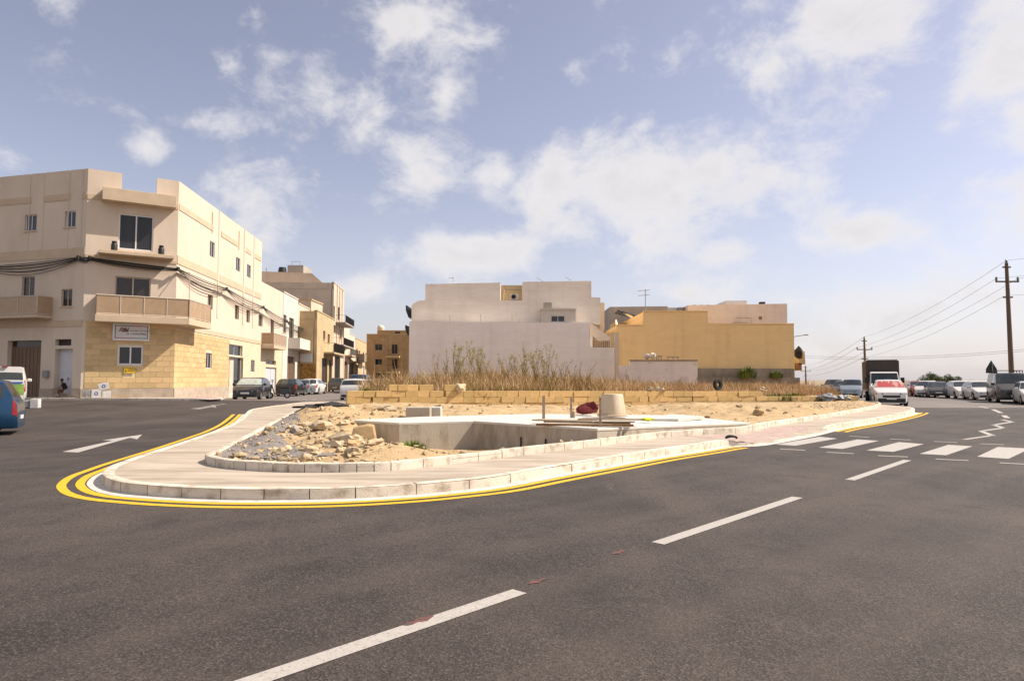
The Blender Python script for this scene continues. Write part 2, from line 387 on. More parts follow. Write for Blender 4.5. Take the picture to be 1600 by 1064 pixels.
# painted markings: each its own sheet, children of the road
def mark(name, quads, m='white_paint', h=.004, parent=ROAD):
    mb = MB()
    for q in quads: mb.add([(p[0], p[1], zr(p[0], p[1])+h) for p in q], [tuple(range(len(q)))])
    o = mb.build(name, m, parent)
    if o.data.polygons[0].normal.z < 0: o.data.flip_normals()
    return o
def strip(name, pts, w, m='white_paint', parent=ROAD, h=.004):
    a, b = offset_line(pts, w/2), offset_line(pts, -w/2)
    return mark(name, [(a[i], b[i], b[i+1], a[i+1]) for i in range(len(pts)-1)], m, h, parent)
lane = [((827, 925), None), ((1018, 850), (1252, 776)), ((1318, 751), (1424, 718))]
d0 = (gp(1252, 776)-gp(827-15, 924)); d0.z = 0; d0.normalize()
for a, b in lane:
    if b is None: pb = gp(812, 924); pa = pb-d0*3.8
    else: pa, pb = gp(a[0]+10, a[1]-1), gp(b[0]-6, b[1]+1)
    strip('lane_dash', [pa.lerp(pb, k/6) for k in range(7)], .145)
Z6 = lambda x, y: gp(1150+x/3.556, 620+y/3.556)
for q in ([(220,265),(330,272),(565,232),(465,222)], [(460,282),(590,290),(795,245),(675,237)], [(725,298),(875,306),(1045,263),(905,252)],
          [(1020,317),(1170,325),(1315,275),(1180,267)], [(1340,333),(1515,345),(1635,288),(1455,279)], [(1690,351),(1880,365),(1980,303),(1800,293)]):
    mark('crossing_stripe', [[Z6(*p) for p in q]])
for a, b in [((245,290),(385,297)), ((505,308),(655,316)), ((790,327),(955,334)), ((1110,346),(1292,354)), ((1465,367),(1660,377)),
             ((630,218),(740,225)), ((855,234),(970,240)), ((1100,248),(1230,254)), ((1360,261),(1490,266))]:
    strip('crossing_edge_dash', [Z6(*a), Z6(*b)], .11)
strip('zigzag_line', [Z6(*p) for p in [(1270,237),(1425,215)]], .13)
for a, b in [((1430,217),(1360,190)), ((1358,191),(1495,172)), ((1492,174),(1428,155)), ((1427,157),(1540,139)), ((1538,140),(1480,127))]:
    strip('zigzag_line', [Z6(*a), Z6(*b)], .16)
for a, b in [((1510,118),(1488,103)), ((1475,90),(1428,70))]: strip('centre_dash', [Z6(*a), Z6(*b)], .2)
strip('centre_dash', [Z6(1400,63), Z6(1352,54)], .22, parent=ROAD2)
# arrow on the left branch
ar = [gp(97, 706), gp(122, 707), gp(203, 684), gp(214, 686.5), gp(222, 679), gp(160, 688), gp(176, 688.6)]
mark('direction_arrow', [ar])
ar = [gp(297, 638.5), gp(311, 639.5), gp(330, 636), gp(338, 637), gp(336, 632.5), gp(326, 634), gp(330, 635)]
mark('direction_arrow', [ar], 'old_white_paint')
for a, b in (((318, 636), (352, 631)), ((452, 632), (500, 622.5))): strip('stop_line_dash', [gp(*a), gp(*b)], .16, 'old_white_paint', ROAD2 if a[0] > 400 else ROAD)
# yellow line and red survey dabs left by the road crew
for x, y, w, l in ((655, 970, .06, .10), (840, 908, .05, .09), (966, 863, .05, .08)):
    c = gp(x, y); mark('spray_mark', [[c+d0*(l*1.3*math.cos(t))+Vector((-d0.y, d0.x, 0))*(w*.55*math.sin(t)*(1+.5*math.sin(5*t+x))) for t in [k*.449 for k in range(14)]]], 'red_paint', .0045)

# ------------------------------------------------------------------ traffic island: outline of its kerb
PH = .15
top = lambda x, y: gp(x, y, PH)
left = [top(*p) for p in [(545,627.5),(480,628),(438,632.5),(405,637),(390,640),(383,646),(372,655.5),(352,666),(330,674),(230,706.5),(185,722)]]
tip = [top(*p) for p in [(168,729),(160,737.5),(163,743),(175,749),(200,754),(240,757.5),(290,760.5),(375,763.2),(480,763),(560,761),(640,756.5),(700,751.5),(768,744.5),(840,732.5),(898,723),(952,714.5),(1020,703.5),(1085,694.5),(1135,687.5)]]
ramp = [gp(*p) for p in [(1180,695.5),(1225,688),(1265,680.5)]]
right = [top(*p) for p in [(1300,664.5),(1325,660),(1362,654.5),(1400,647.5),(1420,643),(1429,639.8),(1427,637),(1415,635),(1400,633.6),(1385,632.5),(1372,631.5)]]
OUT = smooth_line(left+tip+ramp+right, 6)
for p in OUT: p.z = 0
OUT = resample(OUT, .12)
r0, r1 = gp(1135, 687.5, PH), gp(1300, 664.5, PH)
i0 = min(range(len(OUT)), key=lambda i: (OUT[i].xy-r0.xy).length); i1 = min(range(len(OUT)), key=lambda i: (OUT[i].xy-r1.xy).length)
def kerb_h(i):
    if i0 <= i <= i1:
        d = min(i-i0, i1-i)*.12; return PH-(PH-.012)*sm(0, 1.1, d)
    return PH
WL, WR = gp(543, 634, .12), gp(1344, 629, .12)
WL = Vector((-7.2, 29.9, 0)); WR = Vector((21.6, 42.9, 0))
ISL = [p.xy for p in OUT[::2]]+[Vector((23.0, 44.4)), WR.xy+Vector((0, 1.0)), WL.xy+Vector((-.4, .8)), Vector((-7.4, 33.0))]
IH = .14
ib = lambda x, y: gp(x, y, PH); it = lambda x, y: gp(x, y, PH+IH)
inn = [it(*p) for p in [(543,634.5),(505,636.5),(478,638.5),(458,642.5),(430,655.5),(400,670.5),(360,690.5),(335,703)]]+[ib(*p) for p in [(320,721.5),(331,727),(350,730.5),(374,733.2),(441,737),(500,737.5),(556,737),(612,735),(680,727.5),(761,718),(822,710),(923,698),(1006,687.5),(1042,682.8),(1110,678),(1160,674.5),(1207,665.5),(1277,655.2),(1330,646),(1362,639.5),(1375,635.6),(1376,633),(1368,631),(1352,629.6)]]
INN = smooth_line(inn, 6)
for p in INN: p.z = 0
INN = resample(INN, .09)
BED = [p.xy for p in INN[::2]]+[WR.xy+Vector((.3, .6)), WL.xy+Vector((0, .6))]
BEDP = [(p[0], p[1]) for p in BED[::3]]
OUTp = [(p.x, p.y, kerb_h(i)) for i, p in enumerate(OUT)][::3]
def pave_z(x, y):
    z = PH
    rx = .5*(r0+r1)
    if math.hypot(x-rx.x, y-rx.y) < 5.5:
        b = min(OUTp, key=lambda q: (q[0]-x)**2+(q[1]-y)**2); d = math.hypot(b[0]-x, b[1]-y)
        z = b[2]+(PH-b[2])*sm(0, 1.7, d)
    return zr(x, y)+z-.006
bm = bmesh.new(); bm.from_mesh(ROAD.data)
kill = [f for f in bm.faces if all(inpoly(v.co.x, v.co.y, BEDP) for v in f.verts)]
bmesh.ops.delete(bm, geom=kill, context='FACES'); bm.to_mesh(ROAD.data); bm.free()
PAVE = struct(sheet('pavement', ISL, .55, pave_z, 'pavement', [(p[0], p[1]) for p in BED]))
def kerb_run(line, hfun, base, w, lens, parent, m, i_from=0, i_to=None, name='kerb_stone', step=.12, inner=1):
    i = i_from; n = len(line)-1 if i_to is None else i_to; k = 0; rg = random.Random(len(line))
    while i < n-1:
        L = lens(i); j = min(n, i+max(2, int(round(L/step)))); mb = MB(); ring = []
        ids = sorted(set([i+(j-i)*q//4 for q in range(5)]))
        dz = rg.uniform(-.004, .004); do = rg.uniform(-.006, .006)
        for q, a in enumerate(ids):
            t = line[min(a+1, len(line)-1)]-line[max(a-1, 0)]; t.z = 0; t.normalize(); nn = Vector((-t.y, t.x, 0))*inner
            p = line[a]+t*(.007 if q == 0 else -.007 if q == len(ids)-1 else 0)
            zb = base(p.x, p.y); h = hfun(a)+dz
            ring.append([p+nn*(o+do)+Vector((0, 0, zb+z)) for o, z in ((0, -.09), (0, h-.022), (.006, h-.008), (.022, h), (w-.008, h), (w, h-.012), (w, -.09))])
        c = len(ring[0])
        mb.add([p for r_ in ring for p in r_], [(a*c+b, a*c+(b+1) % c, (a+1)*c+(b+1) % c, (a+1)*c+b) for a in range(len(ring)-1) for b in range(c)]+[tuple(range(c)), tuple((len(ring)-1)*c+b for b in range(c))])
        mb.build(name, m, parent, smooth=40); i = j; k += 1
inner_side = 1     # line runs with the island on its left
a_, b_ = OUT[200], OUT[204]; tt = (b_-a_).normalized(); test = a_+Vector((-tt.y, tt.x, 0))*.4
if not inpoly(test.x, test.y, ISL): inner_side = -1
iF0 = min(range(len(OUT)), key=lambda i: (OUT[i].xy-gp(168, 729, PH).xy).length); iF1 = min(range(len(OUT)), key=lambda i: (OUT[i].xy-gp(560, 761, PH).xy).length)
kerb_run(OUT, kerb_h, zr, .16, lambda i: .60 if iF0 < i < iF1 else .84, PAVE, 'kerb_stone', inner=inner_side)
# red pavers at the dropped kerb
rp = [gp(*p, .1) for p in [(1075,683),(1175,672),(1232,660.5),(1310,662)]]
poly = [gp(1068, 682.5, .13), gp(1163, 677, .14), gp(1210, 667, .14), gp(1262, 664, .14), gp(1262, 676, .04), gp(1225, 685.5, .02), gp(1183, 692.5, .02), gp(1150, 690.5, .1)]
tile = struct(sheet('paver_patch', poly, .25, lambda x, y: pave_z(x, y)+.006, 'red_pavers')); 
# concrete gutter and double yellow lines, offset from the kerb
def along(i_a, i_b, off): return offset_line(OUT, -off*inner_side)[i_a:i_b]
iL = min(range(len(OUT)), key=lambda i: (OUT[i].xy-gp(388, 641, PH).xy).length)
iE1 = min(range(len(OUT)), key=lambda i: (OUT[i].xy-gp(1183, 697).xy).length)-3
iS2 = min(range(len(OUT)), key=lambda i: (OUT[i].xy-gp(1288, 674).xy).length)
iE2 = min(range(len(OUT)), key=lambda i: (OUT[i].xy-gp(1431, 640, PH).xy).length)+3
strip('gutter', along(iL, iE2, .10)[::2], .21, 'gutter', ROAD, .003)
for (a, b) in ((iL, iE1), (iS2, iE2)):
    for off in (.29, .53): strip('yellow_line', along(a, b, off)[::2], .125, 'yellow_paint', ROAD, .005)

# ------------------------------------------------------------------ planting bed: inner kerb, soil, unfinished slab
SZ = .48
SL3 = [gz(x, y, z) for x, y, z in [(547,656,.5),(624,660.5,.5),(741,657.5,.5),(933,669.5,.48),(1010,666.2,.43),(1172,660.6,.325),(1062,649,.43),(840,646.5,.5),(660,651,.5)]]
SLAB = [p.xy for p in SL3]
NOTCH = [SLAB[0], SLAB[1], SLAB[2], SLAB[3], gp(900, 699, PH).xy, gp(700, 722, PH).xy, gp(600, 712, PH).xy]
MOUNDS = [(430,685,.18,1.3),(480,690,.16,1.1),(520,668,.22,1.2),(560,650,.16,1.4),(500,648,.18,1.5),(620,720,.05,1.1),(590,705,.08,.8),(470,655,.15,1.3),
          (740,642,.18,1.8),(1010,640,.16,2.0),(1100,645,.22,2.0),(1180,647,.13,1.6),(1250,643,.09,1.6),(1290,639,.07,1.4),(860,641,.12,2)]
MOUNDS = [(gp(x, y, .3).xy, h, r) for x, y, h, r in MOUNDS]
def soil_z(x, y):
    dk = pdist(x, y, BEDP); e = sm(0, .9, dk)
    z = zr(x, y)+PH+IH-.055
    n = mnoise.fractal(Vector((x*.9, y*.9, 1.3)), 1, 2.1, 5)
    z += e*(.05+.09*n)
    for c, h, r in MOUNDS: z += e*h*math.exp(-((x-c[0])**2+(y-c[1])**2)/(r*r))*(1+.5*n)
    z += e*.06*mnoise.noise(Vector((x*3.4, y*3.4, 4)))+e*.045*mnoise.noise(Vector((x*8, y*8, 9)))
    inS = inpoly(x, y, SLAB); dn = pdist(x, y, NOTCH)
    if inpoly(x, y, NOTCH) or (inS and dn < .45):
        k = sm(.1, 1.3, dk)*sm(0, .6, pdist(x, y, [NOTCH[0], NOTCH[6], NOTCH[5]], False)); z = (z*.45+.55*(zr(x, y)+.3))*(1-k)+k*(-.20+.10*n)
    elif inS: z = min(z, .2)
    elif pdist(x, y, SLAB) < .35: z = min(z, .32)
    return z
BEDP = [(p[0], p[1]) for p in BED[::3]]
SOIL = struct(sheet('soil_bed', [p for p in BED[::2]], .19, soil_z, 'soil'))
iC0 = min(range(len(INN)), key=lambda i: (INN[i].xy-gp(338, 703, PH+IH).xy).length); iC1 = min(range(len(INN)), key=lambda i: (INN[i].xy-gp(612, 735, PH).xy).length)
kerb_run(INN, lambda i: PH+IH, zr, .13, lambda i: (.27 if iC0 < i < iC1 else .62), SOIL, 'kerb_inner', inner=inner_side, step=.09)
# concrete structure: footing wall and slab on top
slab = thing('concrete_slab', (SLAB[2].x, SLAB[2].y, -.2), 'unfinished pale concrete slab on stained grey walls inside the planting bed', 'concrete slab')
mb = MB(); nS = len(SL3); mb.add([(p.x, p.y, -.6) for p in SL3]+[(p.x, p.y, p.z-.06) for p in SL3], [tuple(range(nS-1, -1, -1)), tuple(range(nS, 2*nS))]+[(i, (i+1) % nS, nS+(i+1) % nS, nS+i) for i in range(nS)]); mb.build('wall', 'concrete', slab)
mb = MB(); c0 = sum(SLAB, Vector((0, 0)))/len(SLAB)
mb.prism([Vector((c0.x+(q.x-c0.x)*1.004, c0.y+(q.y-c0.y)*1.004, q.z-.06)) for q in SL3], (0, 0, .06)); mb.build('slab_top', 'concrete_new', slab, bevel=.008)
for px, w in ((661, .02), (690, .015)):
    pass
mb = MB(); a, b = SLAB[2].lerp(SLAB[3], .42), SLAB[2].lerp(SLAB[3], .62); d = (b-a).normalized(); nn = Vector((-d.y, d.x)); 
if nn.y > 0: nn = -nn
for t in (0, 1):
    p = a.lerp(b, t); mb.cyl((p.x+nn.x*.02, p.y+nn.y*.02, -.3), (p.x+nn.x*.02, p.y+nn.y*.02, .16), .02, n=6)
mb.build('starter_bar', 'dark', slab)
mb = MB(); q = [gz(x, y, .41) for x, y in [(1002,659),(1050,651),(1100,655),(1060,659)]]
mb.prism(q, (0, 0, .085)); mb.build('slab_step', 'concrete_new', slab, bevel=.006)

# loose stones on the soil: too many to count, plus grey road chippings at the tip
def in_bed(x, y): return inpoly(x, y, BEDP) and not inpoly(x, y, SLAB)
rg = random.Random(11); mb = MB(); mg = MB()
for k in range(7500):
    px, py = rg.uniform(330, 1365), rg.uniform(632, 736)
    p = gp(px, py, .25)
    if not in_bed(p.x, p.y) or pdist(p.x, p.y, BEDP) < .12: continue
    r = .010+.055*rg.random()**6*(1.6 if rg.random() < .3 else 1)
    mb.rock((p.x, p.y, soil_z(p.x, p.y)+r*.25), r, k, .8, 1)
for k in range(230):
    px, py = rg.gauss(500, 62), rg.uniform(640, 728)
    if rg.random() < .3: px, py = rg.uniform(560, 1340), rg.uniform(634, 652)
    p = gp(px, py, .3)
    if not in_bed(p.x, p.y) or pdist(p.x, p.y, BEDP) < .3 or pdist(p.x, p.y, SLAB) < .25: continue
    r = .05+.11*rg.random()**2.2; mb.rock((p.x, p.y, soil_z(p.x, p.y)+r*.2), r, k+500, .75, 2 if r > .09 else 1)
for k in range(12000):
    t = rg.random(); px = rg.uniform(330, 540); py = rg.uniform(655, 735)
    if rg.random() < .12: px, py = rg.uniform(1270, 1365), rg.uniform(629, 642)
    p = gp(px, py, .25)
    if not in_bed(p.x, p.y) or pdist(p.x, p.y, BEDP) < .1: continue
    if px < 560 and px-330 > 40+190*rg.random()*max(0, (735-py)/60+.35): continue
    r = .009+.026*rg.random()**4
    mg.rock((p.x, p.y, soil_z(p.x, p.y)+r*.3), r, k % 97, .75, 1 if r > .03 else 1)
gpoly = [gp(x, y, .27).xy for x, y in [(341,712.5),(340,708.5),(354,699),(400,675),(440,657),(466,653),(474,664),(455,676),(462,690),(448,700),(470,708),(505,713),(530,717.5),(470,717),(390,715)]]
struct(sheet('gravel_bed', gpoly, .16, lambda x, y: soil_z(x, y)+.012+.03*mnoise.noise(Vector((x*6, y*6, 2))), 'gravel_base'))
o = mb.build('loose_stones', 'rubble_cream'); tag(o, 'cream limestone rubble strewn over the soil of the planting bed', 'rubble', kind='stuff')
o = mg.build('road_chippings', 'gravel_grey'); tag(o, 'grey asphalt chippings spread at the rounded end of the planting bed', 'gravel', kind='stuff')

# ------------------------------------------------------------------ low wall of limestone blocks, every block a part
wd = (WR-WL); wlen = wd.length; wdir = wd.normalized(); wn = Vector((wdir.y, -wdir.x, 0))
def wz(s): return .46+(.20-.46)*s/wlen
WALL = thing('block_wall', (WL.x, WL.y, .3), 'long low wall of loosely laid yellow limestone blocks before the dry grass', 'wall')
blk = {}
def block(s0, s1, z0, h, o=0, parent=WALL, rot=0, m='limestone', th=.23):
    L = round(s1-s0-.012, 2); key = (L, round(h, 2), th, m)
    if key not in blk:
        mb = MB(); mb.box((-L/2, 0, 0), (L/2, th, h-.008)); ob = mb.build('block', m, None, bevel=.009); blk[key] = ob.data; bpy.data.objects.remove(ob)
    ob = bpy.data.objects.new('block', blk[key]); COL.objects.link(ob); ob.parent = parent
    c = WL+wdir*(s0+s1)/2+wn*o; o0 = obj_origin(parent)
    ob.location = (c.x-o0.x, c.y-o0.y, z0-o0.z); ob.rotation_euler = (0, rot, math.atan2(wdir.y, wdir.x)+rg.uniform(-.02, .02)); return ob
BHH = .285
def px_s(px):   # distance along the wall at a photo column
    u = (px-800)/FPX; return (u*WL.y-WL.x)/(wdir.x-u*wdir.y)
ends = {0: (0, wlen), 1: (0, wlen), 2: (0, px_s(1190))}
for row in range(3):
    s = ends[row][0]-(0 if row != 1 else .0); rg2 = random.Random(row+5)
    while s < ends[row][1]-.2:
        L = rg2.choice([.56, .62, .7, .84, .48])*(1+.012*s)
        if row == 1 and s == 0: L = .35
        gap = rg2.random() < .09
        if row == 2 and px_s(684) < s < px_s(697): s = px_s(697); continue
        block(s, min(s+L, wlen), wz(s+L/2)-.20+row*BHH, BHH, rg2.uniform(-.025, .025))
        s += L+(.07 if gap and row == 1 else 0)
for a, b in ((608, 622), (622, 637), (637, 654), (656, 678), (695, 716)):
    block(px_s(a), px_s(b), wz(px_s(a))-.20+3*BHH, BHH, rg.uniform(-.03, .03), rot=rg.uniform(-.02, .02))
# row of footing kerb stones in front of it
for k in range(30):
    s = .4+k*.98
    if s < wlen-2: block(s, s+.95, wz(s)-.34, .26, .55+rg.uniform(-.02, .02), SOIL, m='limestone_pale', th=.16)
# ------------------------------------------------------------------ buildings
mat('plaster_cream', (.63, .525, .42), .9, .06, .8, .12, 60, streak=(1, 1, .35), col2=(.56, .455, .355))
mat('plaster_trim', (.55, .425, .30), .9, .06, 1.5, .12, 60)
mat('plaster_tan', (.62, .50, .385), .9, .08, .8, .12, 60)
mat('ashlar', (.56, .41, .22), .9, .1, 4, .25, 45, objvar=.15, col2=(.48, .33, .155))
mat('mortar', (.64, .53, .37), .95, .08, 4)
mat('plinth', (.45, .37, .29), .9, .15, 2, .2, 40)
mat('white_wall', (.88, .81, .755), .92, .06, .25, .25, 5, streak=(1, 1, 4), col2=(.82, .745, .685))
mat('upper_wall', (.86, .765, .66), .92, .06, .3, .25, 5, streak=(1, 1, 4))
mat('yellow_wall', (.86, .60, .29), .92, .05, .3, .25, 5, streak=(1, 1, 5), col2=(.82, .565, .27))
mat('pink_wall', (.72, .60, .51), .92, .06, .4, .2, 8)
mat('grey_wall', (.36, .32, .28), .92, .1, .5, .2, 8)
mat('raw_wall', (.33, .27, .20), .95, .25, .9, .4, 10, col2=(.20, .165, .12))
mat('shabby_white', (.76, .67, .60), .95, .25, .8, .4, 8, col2=(.30, .25, .19), thr=(.55, .75))
mat('stone_gold', (.56, .42, .24), .92, .1, .9, .25, 12)
mat('stone_brown', (.46, .29, .14), .92, .12, .9, .3, 12)
mat('white_render', (.62, .57, .505), .9, .05, .6, .1, 40)
def courses(name, h=.27, w=.6, dark=.9):       # faint block courses and rain streaks showing through the paint
    m = MATS[name]; N = m.node_tree.nodes; L = m.node_tree.links; b = N['Principled BSDF']; src = b.inputs['Base Color'].links[0].from_socket
    t = N.new('ShaderNodeTexCoord'); sp = N.new('ShaderNodeSeparateXYZ'); L.new(t.outputs['Object'], sp.inputs[0]); cb = N.new('ShaderNodeCombineXYZ'); L.new(sp.outputs[0], cb.inputs[0]); L.new(sp.outputs[2], cb.inputs[1])
    br = N.new('ShaderNodeTexBrick'); L.new(cb.outputs[0], br.inputs['Vector']); br.inputs['Scale'].default_value = 1; br.inputs['Brick Width'].default_value = w; br.inputs['Row Height'].default_value = h; br.inputs['Mortar Size'].default_value = .012
    br.inputs['Color1'].default_value = (1, 1, 1, 1); br.inputs['Color2'].default_value = (.955, .955, .955, 1); br.inputs['Mortar'].default_value = (dark, dark, dark, 1)
    n = N.new('ShaderNodeTexNoise'); mp = N.new('ShaderNodeMapping'); mp.inputs['Scale'].default_value = (1.2, 1.2, .12); L.new(t.outputs['Object'], mp.inputs[0]); L.new(mp.outputs[0], n.inputs['Vector']); n.inputs['Scale'].default_value = 1.0; n.inputs['Detail'].default_value = 8
    mr = N.new('ShaderNodeMapRange'); L.new(n.outputs['Fac'], mr.inputs[0]); mr.inputs[1].default_value = .5; mr.inputs[2].default_value = .8; mr.inputs[3].default_value = 1; mr.inputs[4].default_value = .89
    for c in (br.outputs['Color'], mr.outputs[0]):
        x = N.new('ShaderNodeMix'); x.data_type = 'RGBA'; x.blend_type = 'MULTIPLY'; x.inputs[0].default_value = 1; L.new(src, x.inputs[6]); L.new(c, x.inputs[7]); src = x.outputs[2]
    L.new(src, b.inputs['Base Color'])
for nm in ('white_wall', 'upper_wall', 'yellow_wall', 'pink_wall', 'stone_brown', 'stone_gold', 'plaster_tan', 'shabby_white'): courses(nm)
mat('glass_dark', (.018, .02, .026), .08, .2, 2, spec=.6)
mat('glass_shutter', (.035, .037, .045), .35, .3, 1, streak=(18, 18, .1))
mat('glass_brown', (.045, .032, .028), .15, .2, 1.5, spec=.5)
mat('alu_white', (.70, .69, .70), .45, .04, 5)
mat('alu_beige', (.50, .42, .33), .5, .06, 5)
mat('balcony_glass', (.40, .27, .165), .25, .06, 3)
mat('garage_brown', (.17, .105, .065), .6, .15, 2, streak=(6, 6, .3))
mat('door_white', (.55, .55, .58), .5, .06, 3)
mat('door_dark', (.055, .035, .025), .6, .2, 3)
mat('black_metal', (.018, .017, .018), .5, .1)
mat('grey_metal', (.25, .24, .23), .5, .1, 6)
mat('cable', (.03, .026, .024), .7, .1)
mat('rust', (.30, .16, .07), .9, .2, 6)
class Frame:
    def __init__(s, a, b):
        s.a = Vector((a[0], a[1], 0)); d = Vector((b[0]-a[0], b[1]-a[1], 0)); s.L = d.length; s.d = d.normalized(); s.n = Vector((s.d.y, -s.d.x, 0))
        if s.n.dot(-s.a) < 0: s.n = -s.n
    def P(s, u, z, o=0): return s.a+s.d*u+s.n*o+Vector((0, 0, z))
    def at(s, px, py, o=0):
        r = ray(px, py); c = Vector((0, 0, CH)); t = (s.a+s.n*o-c).dot(s.n)/r.dot(s.n); p = c+r*t
        return (p-s.a).dot(s.d), p.z
    def s_at(s, px): return s.at(px, 593)[0]
    def z_at(s, u, py):              # height on the facade at distance u that shows at photo row py
        p = s.P(u, 0); lo, hi = -5, 40
        for _ in range(40):
            m = (lo+hi)/2; k = p+Vector((0, 0, m)); v = k-Vector((0, 0, CH))
            fy = v.y*math.cos(PITCH)+v.z*math.sin(PITCH); fz = -v.y*math.sin(PITCH)+v.z*math.cos(PITCH)
            if 532-FPX*fz/fy > py: lo = m
            else: hi = m
        return lo
    def box(s, mb, u0, u1, z0, z1, o0, o1):
        return mb.hexa([s.P(u0, z0, o0), s.P(u1, z0, o0), s.P(u1, z0, o1), s.P(u0, z0, o1), s.P(u0, z1, o0), s.P(u1, z1, o0), s.P(u1, z1, o1), s.P(u0, z1, o1)])
    def wall(s, mb, u0, u1, z0, z1, ops, th=.25):      # wall slab with real openings
        us = sorted(set([u0, u1]+[min(max(v, u0), u1) for q in ops for v in (q[0], q[1])])); zs = sorted(set([z0, z1]+[min(max(v, z0), z1) for q in ops for v in (q[2], q[3])]))
        def hole(i, j):
            if i < 0 or j < 0 or i >= len(us)-1 or j >= len(zs)-1: return True
            cu, cz = (us[i]+us[i+1])/2, (zs[j]+zs[j+1])/2
            return any(q[0] < cu < q[1] and q[2] < cz < q[3] for q in ops)
        for i in range(len(us)-1):
            for j in range(len(zs)-1):
                if hole(i, j): continue
                a, b, c, d = us[i], us[i+1], zs[j], zs[j+1]
                mb.add([s.P(a, c), s.P(b, c), s.P(b, d), s.P(a, d)], [(0, 1, 2, 3)])
                for di, dj, e in ((-1, 0, ((a, c), (a, d))), (1, 0, ((b, c), (b, d))), (0, -1, ((a, c), (b, c))), (0, 1, ((a, d), (b, d)))):
                    if hole(i+di, j+dj):
                        (p, q), (r_, t) = e; mb.add([s.P(p, q), s.P(r_, t), s.P(r_, t, -th), s.P(p, q, -th)], [(0, 1, 2, 3)])
        return mb
    def rect(s, x0, y0, x1, y1): # photo rectangle (left-top, right-bottom) to an opening on this facade
        u0, za = s.at(x0, y0); u1, zb = s.at(x1, y1); u0_, u1_ = min(u0, u1), max(u0, u1)
        um = (u0+u1)/2; return (u0_, u1_, s.z_at(um, y1), s.z_at(um, y0))
def window(F, q, parent, fr='alu_white', gl='glass_dark', panes=2, rec=.09, sill=True, name='window', fw=.05):
    u0, u1, z0, z1 = q; mb = MB()
    F.box(mb, u0, u1, z0, z0+fw, -rec-.05, -rec); F.box(mb, u0, u1, z1-fw, z1, -rec-.05, -rec)
    for k in range(panes+1):
        c = u0+(u1-u0)*k/panes; a = min(max(c-fw/2, u0), u1-fw); F.box(mb, a, a+fw, z0+fw, z1-fw, -rec-.05, -rec)
    w = mb.build(name, fr, parent)
    for k in range(panes):
        mb = MB(); a, b = u0+(u1-u0)*k/panes+fw/2, u0+(u1-u0)*(k+1)/panes-fw/2; F.box(mb, a, b, z0+fw*.5, z1-fw*.5, -rec-.045+(.012 if k % 2 else 0), -rec-.03+(.012 if k % 2 else 0)); mb.build('pane', gl, w)
    if sill:
        mb = MB(); F.box(mb, u0-.06, u1+.06, z0-.07, z0-.003, -.1, .05); mb.build('sill', 'plaster_trim', w)
    return w
def door(F, q, parent, m, panels=2, rec=.14, hm='grey_metal', name='door'):
    u0, u1, z0, z1 = q; mb = MB(); F.box(mb, u0, u1, z0, z1, -rec-.06, -rec); d = mb.build(name, m, parent)
    w = (u1-u0)/panels
    for k in range(panels):
        for a, b in ((.08, .46), (.52, .94)):
            mb = MB(); F.box(mb, u0+w*k+w*.14, u0+w*(k+1)-w*.14, z0+(z1-z0)*a, z0+(z1-z0)*b, -rec+.002, -rec+.022); mb.build('panel', m, d)
    mb = MB(); c = (u0+u1)/2; F.box(mb, c+.05, c+.09, z0+1.0, z0+1.16, -rec, -rec+.06); mb.build('handle', hm, d)
    return d
def body(F, parent, u0, u1, z0, z1, depth, m, back=.25, name='wall'):
    mb = MB(); F.box(mb, u0, u1, z0, z1, -depth, -back); return mb.build(name, m, parent)
def balcony(F, parent, u0, u1, z, out, h, slab_m, rail, panels=0, panel_m=None, th=.16, posts=None):
    mb = MB(); F.box(mb, u0, u1, z-th, z, 0.002, out); b = mb.build('balcony', slab_m, parent)
    if rail == 'bars':
        mb = MB(); F.box(mb, u0, u1, z+h-.04, z+h, out-.05, out-.01)
        for uu in (u0, u1-.04): F.box(mb, uu, uu+.04, z+h-.04, z+h, 0.01, out-.05)
        n = max(3, int((u1-u0)/.16))
        for k in range(n+1):
            c = u0+.02+(u1-u0-.04)*k/n; F.box(mb, c-.012, c+.012, z, z+h-.04, out-.042, out-.018)
        mb.build('railing', panel_m or 'black_metal', b)
    else:
        mb = MB(); n = panels; F.box(mb, u0, u1, z+h-.05, z+h, out-.06, out-.005); F.box(mb, u0, u1, z+.03, z+.08, out-.055, out-.01)
        for k in range(n+1):
            c = u0+.03+(u1-u0-.06)*k/n; F.box(mb, c-.03, c+.03, z, z+h-.05, out-.055, out-.01)
        for uu in (u0, u1-.05):
            F.box(mb, uu, uu+.05, z+h-.05, z+h, 0.01, out-.06); F.box(mb, uu, uu+.05, z+.03, z+.08, 0.01, out-.06)
        mb.build('railing', 'alu_beige', b)
        for k in range(n):
            mb = MB(); a, c = u0+.06+(u1-u0-.12)*k/n, u0+.06+(u1-u0-.12)*(k+1)/n; F.box(mb, a, c-.0, z+.08, z+h-.05, out-.038, out-.026); mb.build('railing_panel', panel_m, b)
        for uu in (u0+.02, u1-.032):
            mb = MB(); F.box(mb, uu, uu+.012, z+.08, z+h-.05, .02, out-.06); mb.build('railing_panel', panel_m, b)
    return b
